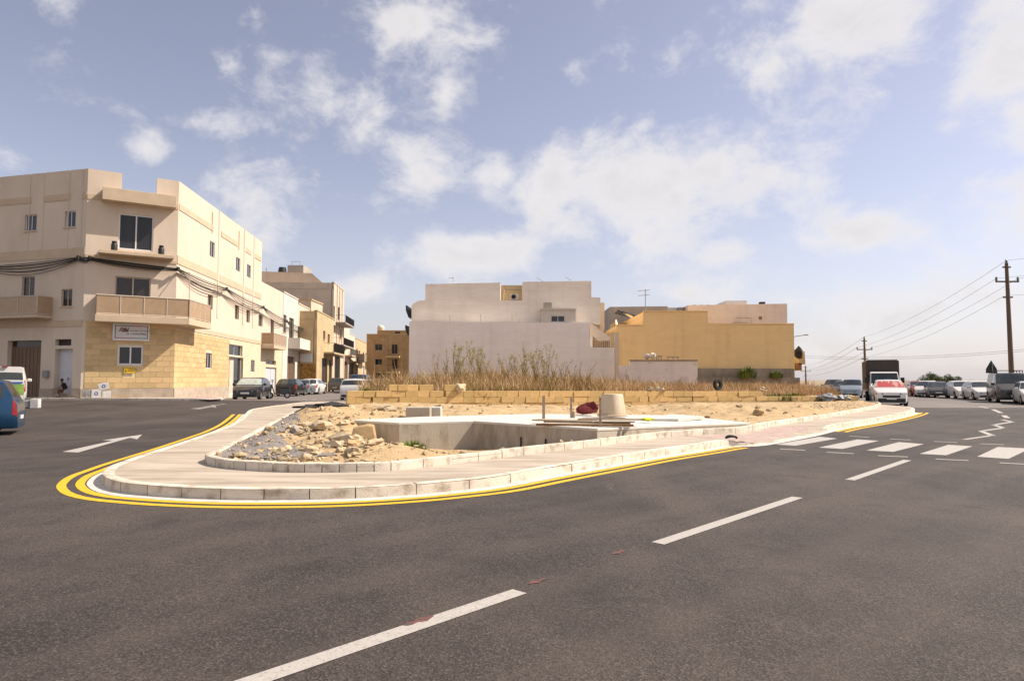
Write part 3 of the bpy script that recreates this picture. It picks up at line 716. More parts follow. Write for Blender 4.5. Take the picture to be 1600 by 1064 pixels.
# ---- corner building: faces A (left), B (chamfered corner), C (along the street)
yA, yB = 38.5, 41.0
pAB = Vector(((127-800)/FPX*yA*1.0, yA)); pBC = Vector(((272-800)/FPX*yB, yB))
SD = Vector((-.094, 1.0)).normalized()
pA0 = pAB+Vector((-7.2, 1.9)); pC1 = pBC+SD*27.5
FA, FB, FC = Frame(pA0, pAB), Frame(pAB, pBC), Frame(pBC, pC1)
GZ = .575
CB = thing('corner_building', (pAB.x, pAB.y, GZ), 'three storey cream building with a cut corner, yellow stone ground floor and balconies', 'building')
zS = FB.z_at(0, 500); zT1 = FB.z_at(0, 386.5); ZTOP = FB.z_at(0, 263.5)      # string course, upper ledge, parapet top
zCN = FB.z_at(0, 309)
cEnd3 = FC.s_at(405); cEnd = FC.s_at(440)
ZLOW = FC.z_at(cEnd3+.1, 440)
# face A
opsA = [FA.rect(39,335.5,56.5,361), FA.rect(101.5,330,117.5,355), FA.rect(34.5,432,52,492), FA.rect(95.7,451.7,112,479), FA.rect(12,532,61,622), FA.rect(86,530,111,540), FA.rect(86,545,111,622)]
opsA = [(a, b, max(c, GZ), d) for a, b, c, d in opsA]; opsA[4] = opsA[4][:2]+(GZ,)+opsA[4][3:]; opsA[6] = opsA[6][:2]+(GZ,)+opsA[6][3:]
mb = MB(); FA.wall(mb, 0, FA.L, GZ-.4, ZTOP, opsA, .35)
FA.box(mb, 0, FA.L, ZTOP-.02, ZTOP+.0, -.3, -.001); wA = mb.build('wall', 'plaster_cream', CB)
for k in (0, 1): window(FA, opsA[k], CB)
for k in (2, 3): window(FA, opsA[k], CB, 'alu_beige', 'glass_brown', sill=(k == 3))
q = opsA[4]; g = None
mb = MB(); FA.box(mb, q[0], q[1], GZ, q[3]-.35, -.33, -.28); g = mb.build('garage_door', 'garage_brown', CB)
for k in range(9):
    w = (q[1]-q[0])/9; mb = MB(); FA.box(mb, q[0]+w*k+.02, q[0]+w*(k+1)-.02, GZ+.04, q[3]-.42, -.279, -.262); mb.build('plank', 'garage_brown', g)
mb = MB(); FA.box(mb, q[0], q[1], q[3]-.35, q[3], -.34, -.3); mb.build('fanlight', 'glass_brown', CB)
q = opsA[5]; mb = MB(); FA.box(mb, *q, -.3, -.25); mb.build('fanlight', 'door_dark', CB)
door(FA, opsA[6][:3]+(opsA[6][3],), CB, 'door_white', 1, .3)
for s_, z0, z1, o in ((0, zT1-.55, zT1, .03), (0, zS-.35, zS, .05)):
    mb = MB(); FA.box(mb, .02, FA.L-.02, z0, z1, .002, o); mb.build('string_course', 'plaster_trim', CB)
mb = MB(); FA.box(mb, 0, FA.L, GZ-.3, GZ+.5, .002, .03)
mbp = MB()
segs = [(0, opsA[4][0]), (opsA[4][1], opsA[6][0]), (opsA[6][1], FA.L)]
for a, b in segs:
    mbp = MB(); FA.box(mbp, a, b, GZ-.3, GZ+.52, .002, .035); mbp.build('plinth', 'plinth', CB)
for x0, x1 in ((0.15, FA.s_at(37)), (FA.s_at(58), FA.s_at(99)), (FA.s_at(119), FA.L-.02)):   # recessed-looking cornice pieces
    mb = MB(); FA.box(mb, x0, x1, zCN-.05, zCN+.32, .002, .035); mb.build('cornice', 'plaster_trim', CB)
for px in (35, 57, 97, 118):
    mb = MB(); u = FA.s_at(px); FA.box(mb, u-.03, u+.03, zT1+.05, ZTOP-.02, .002, .028); mb.build('pilaster', 'plaster_cream', CB)
zb = FA.at(60, 491, 1.0)[1]
balcony(FA, CB, -.2, FA.s_at(78), zb, 1.0, 1.08, 'plaster_trim', 'panel', 4, 'balcony_glass')
mb = MB(); u = FA.s_at(69); FA.box(mb, u, u+.36, FA.z_at(u, 590), FA.z_at(u, 579), .002, .16); o = mb.build('meter_box', 'grey_metal', CB, bevel=.01)
# face B
opsB = [FB.rect(186,336,238.7,391), FB.rect(180,433,234,489), FB.rect(184.5,540.5,222.5,570)]
mb = MB(); FB.wall(mb, 0, FB.L, GZ-.4, zCN+.25, opsB, .3); mb.build('wall', 'plaster_cream', CB)
uL, uR = FB.s_at(179), FB.s_at(236)
uL = FB.L*.36; uR = FB.L*.745
mb = MB(); FB.box(mb, 0, uL, zCN+.25, ZTOP, -.3, 0); mb.build('parapet', 'plaster_cream', CB)
mb = MB(); FB.box(mb, uR, FB.L, zCN+.25, ZTOP, -.3, 0); mb.build('parapet', 'plaster_cream', CB)
mb = MB(); FB.box(mb, uL, uR, zCN+.25, zCN+.5, -.3, -.02); mb.build('parapet', 'plaster_trim', CB)
mb = MB(); FB.box(mb, FB.at(160, 300, .72)[0], FB.at(275.5, 315, .72)[0], FB.at(160, 311, .72)[1], FB.at(160, 291.5, .72)[1], .002, .72); mb.build('canopy', 'plaster_trim', CB, bevel=.01)
mb = MB(); zLd = FB.at(155, 389, .85)[1]; FB.box(mb, FB.at(154.5, 390, .85)[0], FB.at(272, 400, .85)[0], zLd-.2, zLd, .002, .85); LEDGE = mb.build('ledge', 'plaster_trim', CB, bevel=.012)
for z0, z1 in ((zT1-.55, zLd-.21), (zCN-.06, zCN+.25)):
    mb = MB(); FB.box(mb, .01, FB.L-.01, z0, z1, .002, .03); mb.build('string_course', 'plaster_trim', CB)
window(FB, opsB[0], CB, 'alu_white', 'glass_shutter', 2, .06, False, 'balcony_door', .07)
window(FB, opsB[1], CB, 'alu_beige', 'glass_brown', 2, .1, False, 'balcony_door', .07)
window(FB, opsB[2], CB, 'alu_white', 'glass_dark', 2, .04, False, 'window', .075)
# wrap-round balcony
BO = 1.05; zb = FB.at(150, 491, BO)[1]
bal = None
bb = FB.at(148.5, 480, BO)[0]; cc_ = FC.at(330.5, 490, BO)[0]
cornerpt = FB.P(FB.L, 0, BO); 
# meeting point of the two offset fronts
def meet(F, G, o):
    a, d, b, e = F.P(0, 0, o), F.d, G.P(0, 0, o), G.d; den = d.x*e.y-d.y*e.x; t = ((b.x-a.x)*e.y-(b.y-a.y)*e.x)/den; return a+d*t
def bal_ring(o): 
    return [FB.P(bb, 0, .003), FB.P(bb, 0, o), meet(FB, FC, o), FC.P(cc_, 0, o), FC.P(cc_, 0, .003), FB.P(FB.L, 0, .003)]
ring = bal_ring(BO); mb = MB(); mb.prism([p+Vector((0, 0, zb-.38)) for p in ring], (0, 0, .38)); bal = mb.build('balcony', 'plaster_trim', CB, bevel=.01)
rl = bal_ring(BO-.05)[0:5]; rl[0] = FB.P(bb+.04, 0, .01); rl[1] = FB.P(bb+.04, 0, BO-.05); rl[3] = FC.P(cc_-.04, 0, BO-.05); rl[4] = FC.P(cc_-.04, 0, .01)
mb = MB(); mp_ = []
for (a, b, n) in ((rl[0], rl[1], 1), (rl[1], rl[2], 4), (rl[2], rl[3], 4), (rl[3], rl[4], 1)):
    mb.tube([a+Vector((0, 0, zb+1.12)), b+Vector((0, 0, zb+1.12))], .035, 5); mb.tube([a+Vector((0, 0, zb+.07)), b+Vector((0, 0, zb+.07))], .03, 5)
    for k in range(n+1):
        p = a.lerp(b, k/n); mb.cyl(p+Vector((0, 0, zb)), p+Vector((0, 0, zb+1.12)), .032, n=6)
        if k < n:
            p2 = a.lerp(b, (k+1)/n); d = (p2-a).normalized()*.03; h = (p2-p).normalized().cross(Vector((0, 0, 1)))*.006
            mp_.append([p+d-h+Vector((0, 0, zb+.1)), p2-d-h+Vector((0, 0, zb+.1)), p2-d+h+Vector((0, 0, zb+.1)), p+d+h+Vector((0, 0, zb+.1))])
mb.build('railing', 'alu_beige', bal)
for q in mp_:
    mb = MB(); mb.prism(q, (0, 0, .99)); mb.build('railing_panel', 'balcony_glass', bal)
mb = MB(); p = meet(FB, FC, BO-.05); mb.tube([p+Vector((0, 0, zb)), p+Vector((0, 0, zb+2.75)), FB.P(FB.L, zb+2.75, .02)], .025, 5); mb.build('awning_pole', 'alu_beige', bal)
# sign box on face B
sq = FB.rect(176, 506, 233, 532.5)
mb = MB(); FB.box(mb, *sq, .003, .17); sg = mb.build('sign_box', 'alu_white', CB, bevel=.02)
mat('sign_white', (.62, .60, .60), .5, .03); mat('sign_red', (.42, .03, .04), .5); mat('sign_green', (.03, .16, .08), .5); mat('sign_ink', (.02, .02, .03), .6); mat('sign_yellow', (.68, .42, .01), .5); mat('sign_blue', (.02, .03, .14), .5)
def fr_strip(F, parent, u0, u1, z0, z1, o, m, nm):
    mb = MB(); F.box(mb, u0, u1, z0, z1, o, o+.004); return mb.build(nm, m, parent)
W_, H_ = sq[1]-sq[0], sq[3]-sq[2]; su = lambda f: sq[0]+W_*f; sz = lambda f: sq[2]+H_*f
fr_strip(FB, sg, su(.06), su(.95), sz(.12), sz(.88), .171, 'sign_white', 'sign_face')
for a, b, c, d, m in ((.06,.5,.84,.88,'sign_green'), (.5,.95,.84,.88,'sign_red'), (.06,.5,.12,.16,'sign_red'), (.5,.95,.12,.16,'sign_green'), (.06,.078,.16,.84,'sign_ink'), (.932,.95,.16,.84,'sign_ink')):
    fr_strip(FB, sg, su(a), su(b), sz(c), sz(d), .176, m, 'sign_border')
def ftext(F, parent, body_, u, z, size, o, m, nm='lettering', shear=0.0, ax='LEFT'):
    cu = bpy.data.curves.new(nm, 'FONT'); cu.body = body_; cu.size = size; cu.extrude = .002; cu.shear = shear; cu.align_x = ax; cu.resolution_u = 2
    tmp = bpy.data.objects.new('tmp', cu); COL.objects.link(tmp); dg = bpy.context.evaluated_depsgraph_get(); me = bpy.data.meshes.new_from_object(tmp.evaluated_get(dg))
    bpy.data.objects.remove(tmp); bpy.data.curves.remove(cu)
    ob = bpy.data.objects.new(nm, me); COL.objects.link(ob); me.materials.clear(); me.materials.append(MATS[m]); ob.parent = parent
    xd = F.d if F.d.cross(Vector((0, 0, 1))).dot(F.n) > 0 else -F.d
    M = Matrix((xd, Vector((0, 0, 1)), F.n)).transposed(); ob.rotation_euler = M.to_euler(); ob.location = F.P(u, z, o)-obj_origin(parent); return ob
ftext(FB, sg, 'AN', su(.15), sz(.50), .36, .178, 'sign_ink', shear=.15); ftext(FB, sg, 'N', su(.21), sz(.50), .36, .180, 'sign_red', shear=.15)
ftext(FB, sg, 'N', su(.265), sz(.50), .30, .182, 'sign_ink', shear=.15)
ftext(FB, sg, 'in store', su(.38), sz(.55), .15, .178, 'sign_ink'); ftext(FB, sg, 'for the best in', su(.62), sz(.55), .13, .178, 'sign_ink')
ftext(FB, sg, 'air conditioners', su(.37), sz(.36), .15, .178, 'sign_ink'); ftext(FB, sg, 'Malta', su(.74), sz(.36), .14, .178, 'sign_ink')
mb = MB(); mb.tube([FB.P(su(.5), sq[3]-.02, .02), FB.P(su(.5), sq[3]+.16, .1), FB.P(su(.5), sq[3]+.14, .3)], .03, 5); mb.build('sign_lamp', 'black_metal', sg)
yq = FB.rect(194, 574, 210.5, 583)
mb = MB(); FB.box(mb, *yq, .06, .075); yo = mb.build('warning_sign', 'sign_yellow', CB)
ftext(FB, yo, 'WARNING', yq[0]+.18, (yq[2]+yq[3])/2+.02, .1, .0765, 'sign_ink'); 
mb = MB(); FB.box(mb, yq[0]+.17, yq[1]-.05, yq[2]+.11, yq[2]+.15, .0752, .0775); mb.build('lettering', 'sign_ink', yo); mb = MB(); FB.box(mb, yq[0]+.05, yq[0]+.12, yq[2]+.06, yq[2]+.17, .0752, .0775); mb.build('lettering', 'sign_ink', yo)
# face C
opsC = [FC.rect(*q) for q in [(328,378,335,402),(368.7,403,375,424),(386,414,391.5,434),(324.6,461,332,483),(367,477,373,499),(385,484,390,504),(404,492,410,510),(423,499.5,427.5,531),
        (321.7,551.5,330,576),(357.7,539,378.6,556),(357.7,558,378.6,620),(392,562.5,397.6,582),(415,563,431,570),(415,574,431,620)]]
for k in (10, 13): opsC[k] = opsC[k][:2]+((GZ-.12 if k == 10 else GZ-.22), opsC[k][3])
mb = MB(); up = [q for q in opsC]; FC.wall(mb, 0, cEnd3, zS, ZTOP, up, .3); FC.wall(mb, cEnd3, cEnd, zS, ZLOW, up, .3); mb.build('wall', 'plaster_cream', CB)
mb = MB(); FC.wall(mb, 0, cEnd, GZ-.6, zS, up, .3); mb.build('wall', 'mortar', CB)
for k in range(3): window(FC, opsC[k], CB, 'alu_white', 'glass_dark', 2, .06, False, fw=.045)
for k in range(3, 8): window(FC, opsC[k], CB, 'alu_beige', 'glass_brown', 2, .12, False, fw=.045)
for k in (8, 11): window(FC, opsC[k], CB, 'alu_white', 'glass_dark', 2, .06, False, fw=.05)
window(FC, opsC[9], CB, 'alu_white', 'glass_dark', 2, .15, False); window(FC, opsC[12], CB, 'alu_beige', 'glass_dark', 2, .15, False)
window(FC, opsC[10], CB, 'alu_white', 'glass_dark', 2, .2, False, 'shop_door'); door(FC, opsC[13], CB, 'door_white', 2, .14)
for z0, z1, u1 in ((zT1-.5, zT1, cEnd3), (zS-.28, zS+.02, cEnd)):
    mb = MB(); FC.box(mb, .01, u1, z0, z1, .002, .035); mb.build('string_course', 'plaster_trim', CB)
for a, b in ((272, 327), (340, 366), (376, 388), (393, 404)):
    mb = MB(); FC.box(mb, max(.01, FC.s_at(a)), FC.s_at(b), zCN-.05, zCN+.32, .002, .035); mb.build('cornice', 'plaster_trim', CB)
for px in (336.5, 377, 392.5):
    mb = MB(); u = FC.s_at(px); FC.box(mb, u-.12, u+.12, zS+1.0, ZTOP-.02, .002, .04); mb.build('pilaster', 'plaster_cream', CB)
for px in (325, 368):
    mb = MB(); u = FC.s_at(px); FC.box(mb, u-.06, u+.06, zCN-.2, ZTOP-.45, .002, .05); mb.build('drain_pipe', 'plaster_trim', CB)
mb = MB(); FC.box(mb, .0, FC.s_at(357), GZ-.6, GZ+.5, .002, .05); mb.build('plinth', 'plinth', CB)
mb = MB(); FB.box(mb, 0, FB.L, GZ-.4, GZ+.5, .002, .05); mb.build('plinth', 'plinth', CB)
b2 = balcony(FC, CB, FC.at(429, 530, 1.1)[0]-.2, FC.at(448, 530, 1.1)[0], FC.at(440, 541, 1.1)[1], 1.1, 1.05, 'plaster_trim', 'panel', 5, 'balcony_glass', .3)
# roofs, backs
mb = MB(); ctr = [pA0, pAB, pBC, pBC+SD*cEnd3, pBC+SD*cEnd3+Vector((-12, 0)), pA0+Vector((0, 14))]
cen = sum(ctr, Vector((0, 0)))/6; inn_ = [p+(cen-p).normalized()*.42 for p in ctr]
mb.prism([Vector((p.x, p.y, GZ-.4)) for p in inn_], (0, 0, zCN-GZ+.2)); mb.build('core', 'plaster_tan', CB)
mb = MB(); FC.box(mb, cEnd3+.05, cEnd-.02, GZ-.4, ZLOW-.9, -11, -.36); mb.build('core', 'plaster_tan', CB)
mb = MB(); FC.box(mb, cEnd3-.28, cEnd3, ZLOW-1.2, ZTOP, -11, -.301); mb.build('wall', 'plaster_cream', CB)
for F, u0, u1, zt in ((FC, 0, cEnd3, ZTOP), (FC, cEnd3, cEnd, ZLOW)):
    mb = MB(); F.box(mb, u0, u1, zt-.9, zt, -.3, -.02); mb.build('parapet', 'plaster_cream', CB)
mb = MB(); FA.box(mb, 0, FA.L, zCN, ZTOP-.03, -.36, -.352); mb.build('parapet', 'plaster_cream', CB)
# ashlar blocks: each stone a piece of the ground floor wall
ABH = .318; ash = {}
def ashlar(F, parent, u0, u1, z0, z1, ops, Lb, seed):
    rg = random.Random(seed); r = 0; z = z0
    while z+ABH*.6 < z1:
        zt = min(z+ABH, z1); u = u0-(Lb*.5 if r % 2 else 0)*rg.uniform(.8, 1.1)
        while u < u1:
            a, b = max(u, u0), min(u+Lb, u1); u += Lb; pieces = [(a, b)]
            for q in ops:
                if q[2] < zt-.05 and q[3] > z+.05:
                    nw = []
                    for (c, d) in pieces:
                        if q[0]-.02 >= d or q[1]+.02 <= c: nw.append((c, d)); continue
                        if q[0]-.02-c > .08: nw.append((c, q[0]-.02))
                        if d-q[1]-.02 > .08: nw.append((q[1]+.02, d))
                    pieces = nw
            for c, d in pieces:
                if d-c < .1: continue
                L = round(d-c-.022, 2); H = round(zt-z-.02, 2); key = (L, H)
                if key not in ash:
                    mb = MB(); mb.box((-L/2, -.016, 0), (L/2, 0.0, H)); o = mb.build('block', 'ashlar', None, bevel=.006); ash[key] = o.data; bpy.data.objects.remove(o)
                o = bpy.data.objects.new('ashlar_block', ash[key]); COL.objects.link(o); o.parent = parent
                xd = F.d if F.d.cross(Vector((0, 0, 1))).dot(F.n) > 0 else -F.d
                o.rotation_euler = (0, 0, math.atan2(xd.y, xd.x)); o.location = F.P((c+d)/2, z+.01, .002+rg.uniform(0, .005))-obj_origin(parent)
        z += ABH; r += 1
mb = MB(); FB.wall(mb, .14, FB.L-.001, GZ+.5, zS-.02, opsB, .01)
mb.v = [v+FB.n*.004 for v in mb.v]; aw = mb.build('stone_facing', 'mortar', CB)
ashlar(FB, aw, .16, FB.L+.03, GZ+.52, zS-.05, opsB+[yq], .72, 2)
mb = MB(); FC.wall(mb, .001, FC.s_at(358), GZ+.5, zS-.3, opsC, .01)
mb.v = [v+FC.n*.004 for v in mb.v]; aw = mb.build('stone_facing', 'mortar', CB)
ashlar(FC, aw, .0, FC.s_at(357), GZ+.52, zS-.30, opsC, .9, 3)
# gas bottles on the ledge
for px, lb in ((171, 'black gas bottle on the upper ledge, left of the sliding doors'), (245, 'black gas bottle on the upper ledge, right of the sliding doors')):
    u = FB.s_at(px) if px < 200 else FB.s_at(px); p = FB.P(u, zLd, .35); g = thing('gas_bottle', p, lb, 'gas bottle', 'gas bottles on the ledge')
    mb = MB(); mb.lathe([(.13, 0), (.165, .04), (.165, .40), (.13, .47), (.05, .50)], 14, Matrix.Translation(p)); mb.build('cylinder_body', 'black_metal', g, smooth=40)
    mb = MB(); mb.lathe([(.11, .47), (.125, .50), (.125, .60), (.10, .60), (.10, .50)], 12, Matrix.Translation(p), True); mb.cyl(p+Vector((0, 0, .5)), p+Vector((0, 0, .58)), .03, n=8); mb.build('collar', 'black_metal', g, smooth=40)
# cable bundles slung along the facades
CBL = thing('street_cables', FB.P(0, zT1-.6, .15), 'bundle of black cables slung along the corner building and down the street', 'cables')
def sag(a, b, s, n=8): return [a.lerp(b, k/n)-Vector((0, 0, s*4*(k/n)*(1-k/n))) for k in range(n+1)]
stations = [FA.P(.1, zT1-.85, .12), FA.P(FA.L-.3, zT1-.62, .15), FB.P(.25, zT1-.62, .16), FB.P(FB.L+.05, zT1-.88, .3), FC.P(FC.s_at(343), zT1-.95, .35), FC.P(FC.s_at(402), zT1-1.25, .4), FC.P(FC.s_at(440), zT1-1.7, .4), FC.P(FC.s_at(470), zT1-1.9, .35), FC.P(FC.s_at(500), zT1-2.3, .4), FC.P(FC.s_at(535), zT1-2.9, .4)]
for k, (dz, sg_, r) in enumerate(((0, .12, .035), (-.10, .22, .03), (-.16, .35, .022), (.06, .05, .02), (-.22, .5, .018), (-.05, .42, .018))):
    mb = MB()
    for a, b in zip(stations, stations[1:]):
        if a is stations[1] or a is stations[2]: s_ = sg_*.35
        else: s_ = sg_*1.2
        mb.tube(sag(a+Vector((0, 0, dz*.5)), b+Vector((0, 0, dz*.5)), s_), r, 5)
    mb.build('cable', 'cable', CBL, smooth=60)
for p in stations[1:7]:
    mb = MB(); mb.box((-.05, -.12, -.12), (.05, .12, .12), Matrix.Translation(p)); mb.build('cable_bracket', 'cable', CBL)
# pavement in front of the corner building
lp = [gp(-60, 626), gp(0, 625.3), gp(150, 625), gp(300, 626.4), gp(335, 626.2), gp(346, 624.5), gp(352, 622)]
LK = smooth_line([p for p in lp], 6)
LK = [LK[0]+Vector((-8, 2.2, 0))]+LK+[LK[-1]+Vector((-.3, 3, 0)), LK[-1]+Vector((SD.x*60-.4, SD.y*60, 0))]
for p in LK: p.z = 0
LKr = resample(LK, .12)
pv = [p.xy for p in LKr[::3]]+[Vector((-26.2, 102)), Vector((-30, 60)), Vector((-48, 45))]
PV2 = struct(sheet('pavement', pv, 1.6, lambda x, y: zr(x, y)+.115, 'pavement'))
kerb_run(LKr, lambda i: .125, zr, .15, lambda i: 1.0, PV2, 'kerb_stone', 0, 420, inner=1)
tp = [gp(290, 622, .12), gp(322, 619, .12), gp(352, 618, .12), gp(346, 623.3, .12), gp(328, 624.3, .12)]
struct(sheet('paver_patch', tp, .5, lambda x, y: zr(x, y)+.12, 'red_pavers'))
# ------------------------------------------------------------------ houses along the side street (left row), every one its own thing
def shell(F, parent, u0, u1, z0, z1, ops, m, depth=10, th=.3):
    mb = MB(); F.wall(mb, u0, u1, z0, z1, ops, th)
    F.box(mb, u0, u1, z0, z1-.9, -depth, -th-.06); F.box(mb, u0, u1, z1-.9, z1, -th, -.02)
    F.box(mb, u0, u0+.25, z1-.95, z1, -depth, -th-.001); F.box(mb, u1-.25, u1, z1-.95, z1, -depth, -th-.001)
    return mb.build('wall', m, parent)
def house(name, label, px0, px1, ytop, zb, m, wins, doors, bals=(), depth=10, fr='alu_beige', gl='glass_brown', off=0.0, extra=None):
    F = Frame((FC.P(0, 0, off).x, FC.P(0, 0, off).y), (FC.P(30, 0, off).x, FC.P(30, 0, off).y))
    u0, u1 = F.s_at(px0), F.s_at(px1); zt = F.z_at(u0+.05, ytop); h = thing(name, F.P((u0+u1)/2, zb, 0), label, 'house')
    W = [F.rect(*q) for q in wins]; D = [F.rect(*q[:4]) for q in doors]; D = [(a, b, zb-.05, d) for a, b, c, d in D]
    clip = lambda q: (max(q[0], u0+.1), min(q[1], u1-.1), q[2], q[3])
    W = [clip(q) for q in W]; D = [clip(q) for q in D]
    shell(F, h, u0+.01, u1-.01, zb-.5, zt, W+D, m, depth)
    for q in W: window(F, q, h, fr, gl, 2, .12, True, fw=.05)
    for q, d in zip(D, doors): door(F, q, h, d[4], 2, .2)
    for (x0, x1, y, o, hh, sm_, kind) in bals:
        a, b = F.s_at(x0), F.s_at(x1); z = F.z_at((a+b)/2, y)
        if kind == 'solid':
            mb = MB(); F.box(mb, a, b, z-.2, z, .002, o); bo = mb.build('balcony', sm_, h)
            mb = MB(); F.box(mb, a, b, z, z+hh, o-.12, o); mb.build('parapet', sm_, bo)
            for uu in (a, b-.12): mb = MB(); F.box(mb, uu, uu+.12, z, z+hh, .002, o-.121); mb.build('parapet', sm_, bo)
        else: balcony(F, h, a, b, z, o, hh, sm_, 'bars', th=.2, panel_m=kind)
    mb = MB(); F.box(mb, u0+.02, u1-.02, zt, zt+.12, -.35, .06); mb.build('coping', m, h)
    return F, h, u0, u1, zt
SB = .33
house('terraced_house', 'narrow white house beside the corner building, white balcony over an arched door', 440.5, 463.5, 457, SB, 'white_render',
      [(443,492,447,520),(452,497,458.5,530)], [(449,557,460,617,'garage_brown')], [(449,473,544,1.2,.9,'white_render','solid')])
house('terraced_house', 'cream house with closed cream balcony and tall dark balcony doors', 463.5, 482, 474.5, SB-.02, 'plaster_cream',
      [(465,510,468,532),(472,508,476,538)], [(464.5,565,468,614,'door_dark'),(471,560,480,614,'garage_brown')], [(475,491,549,1.3,.95,'plaster_trim','solid')])
F5, h5, *_ = house('terraced_house', 'golden stone house standing forward with its bare side wall showing', 494, 520, 486, SB-.04, 'stone_gold',
      [(505,517,508,531),(512,522,515,536)], [(503,560,511,606,'door_dark'),(514,562,518,604,'door_dark')], [(505,523,552,1.2,1.1,'stone_gold','black_metal')], off=1.9)
mat('shop_gold', (.42, .22, .04), .5, .3, 3)
u0 = F5.s_at(494)
mb = MB(); p = F5.P(u0-.02, 0, 0); F5.box(mb, u0-.03, u0-.012, SB+.1, SB+3.0, -1.75, -.1); mb.build('shop_window', 'shop_gold', h5)
mb = MB(); F5.box(mb, u0-.10, u0-.012, SB+3.2, SB+4.1, -1.75, -.5); mb.build('shop_sign', 'sign_white', h5)
F6, h6, a6, b6, zt6 = house('townhouse', 'tall narrow beige house with dark balconies and a full height black door', 519.5, 536, 442, SB-.05, 'plaster_tan',
      [(520.5,478,523,500),(528,480,530,500),(521,508,524,520),(530,515,533,530)], [(523,545,531,602,'black_metal')], [(523,538,507,1.4,1.0,'grey_wall','black_metal'),(520,538,541,1.4,1.0,'grey_wall','black_metal')], depth=24, off=.5)
for px in (524.5, 528.5, 532.5):
    mb = MB(); u = F6.s_at(px); F6.box(mb, u-.12, u+.12, zt6-9.5, zt6+.05, .002, .12); mb.build('pilaster', 'plaster_cream', h6)
house('terraced_house', 'plain cream house past the tall beige one, small windows and iron balcony', 536.5, 545.5, 508, SB-.05, 'plaster_cream', [(538,530,540.5,545)], [(538,565,543,601,'garage_brown')], [(538,549,556,1.1,1.0,'plaster_trim','grey_metal')], off=.3)
house('terraced_house', 'pale grey house with brown garage door near the far end of the row', 545.5, 554, 522, SB-.05, 'pink_wall', [(547,545,550,558)], [(547,568,552,600,'door_dark')], [(546,556,565,1.1,.9,'plaster_trim','grey_metal')], off=.2)
house('terraced_house', 'yellow stone house with closed wooden balcony at the far end of the row', 554, 563.5, 528.5, SB-.05, 'stone_gold', [(557,545,558.5,558),(560.5,548,562.5,560)], [(556,570,559,598,'door_dark')], [(559,566,564,1.1,1.2,'raw_wall','solid')], off=.2)
house('terraced_house', 'last golden house of the row, in front of the brown flats', 563.5, 576.5, 533, SB-.05, 'stone_gold', [(567,550,568.5,560),(571,552,573,562)], [(566,572,569,597,'door_white')], [(570,576,566,1.2,1.2,'raw_wall','solid')], off=.2)
# big block rising behind the row
bb1 = thing('apartment_block', gy(465, 600, 97.6), 'tall plain beige block rising behind the terraced houses with a water tank on top', 'building')
Yb = 97.6; P = lambda px, py, Y=Yb: gy(px, py, Y)
pts = [P(409,600), P(409,424), P(487,427), P(505,443), P(520,444), P(520,600)]
for q in pts:
    if q.z < 1.7: q.z = 0
mb = MB(); mb.prism(pts, Vector((-1.3, 9.5, 0))); mb.build('wall', 'plaster_tan', bb1)
mb = MB(); a, b = P(449, 427, 99), P(474, 414.5, 99); mb.box((a.x, 99, a.z), (b.x, 103, b.z)); mb.build('roof_hut', 'grey_wall', bb1); 
mb = MB(); a = P(441, 426, 99); mb.cyl(a, a+Vector((0, 0, .75)), .62, .5, 12); mb.build('water_tank', 'black_metal', bb1, smooth=40)
mb = MB(); a = P(416, 424, 98); mb.cyl(a, a+Vector((0, 0, .5)), .05, n=5); a = P(456, 415, 101); mb.tube([a, a+Vector((0, 0, .6)), a+Vector((1.2, 0, .6)), a+Vector((1.2, 0, 0))], .04, 4); mb.build('roof_rail', 'grey_metal', bb1)
sh = thing('roof_shed', gy(475, 560, 84), 'small tan roof room peeping over the cream house', 'building')
mb = MB(); a, b = gy(452, 600, 82), gy(486, 469, 82); mb.box((a.x, 82, 3), (b.x, 87, b.z)); mb.build('wall', 'plaster_tan', sh); mb = MB(); mb.box((a.x, 81.9, b.z), (b.x+.1, 87, b.z+.15)); mb.build('roof_slab', 'stone_gold', sh)
# brown flats closing the street
EB = thing('apartment_block', gy(606, 603, 112), 'brown three storey flats with two small balconies closing the street', 'building')
FE = Frame((gy(572, 600, 112).x, 112), (gy(640, 600, 112).x, 112))
ops = [FE.rect(*q) for q in [(586,537.5,597,547.5),(612,538,621,553),(586,561,597,570),(612,561,621,577),(587,583,608,600),(616,585,630,600)]]
mb = MB(); zt = FE.z_at(1, 523); FE.wall(mb, 0, FE.L, -.3, zt, ops, .3); FE.box(mb, 0, FE.L, -.3, zt-.5, -12, -.36); mb.build('wall', 'stone_brown', EB)
mb = MB(); FE.box(mb, FE.s_at(587), FE.L-.5, zt-.4, FE.z_at(3, 515.5), -8, -.8); pt = mb.build('penthouse', 'stone_brown', EB)
mb = MB(); FE.box(mb, FE.s_at(615), FE.s_at(623), zt+.05, zt+.55, -.799, -.75); mb.build('window', 'glass_dark', pt)
mb = MB(); FE.box(mb, 0, FE.L, zt, zt+.15, -.4, .08); mb.build('coping', 'stone_gold', EB)
for k, q in enumerate(ops[:4]): window(FE, q, EB, 'grey_metal', 'glass_dark', 2, .12, True, 'window' if k % 2 == 0 else 'balcony_door')
for q in ops[4:]: mb = MB(); FE.box(mb, *q, -.25, -.2); mb.build('garage_door', 'door_dark', EB)
for y in (556, 580): balcony(FE, EB, FE.s_at(605), FE.s_at(625), FE.z_at(3, y), 1.1, 1.0, 'stone_gold', 'bars', th=.35)
mb = MB(); c = gy(595, 513, 114); mb.lathe([(.0, -.6), (.5, -.5), (.62, 0), (.5, .4), (.15, .55)], 14, Matrix.Translation(c)); mb.build('water_tank', 'plaster_cream', EB, smooth=50)
mb = MB(); u = FE.s_at(604); mb.cyl(FE.P(u, 0, .06), FE.P(u, zt, .06), .05, n=6); mb.build('drain_pipe', 'alu_beige', EB)

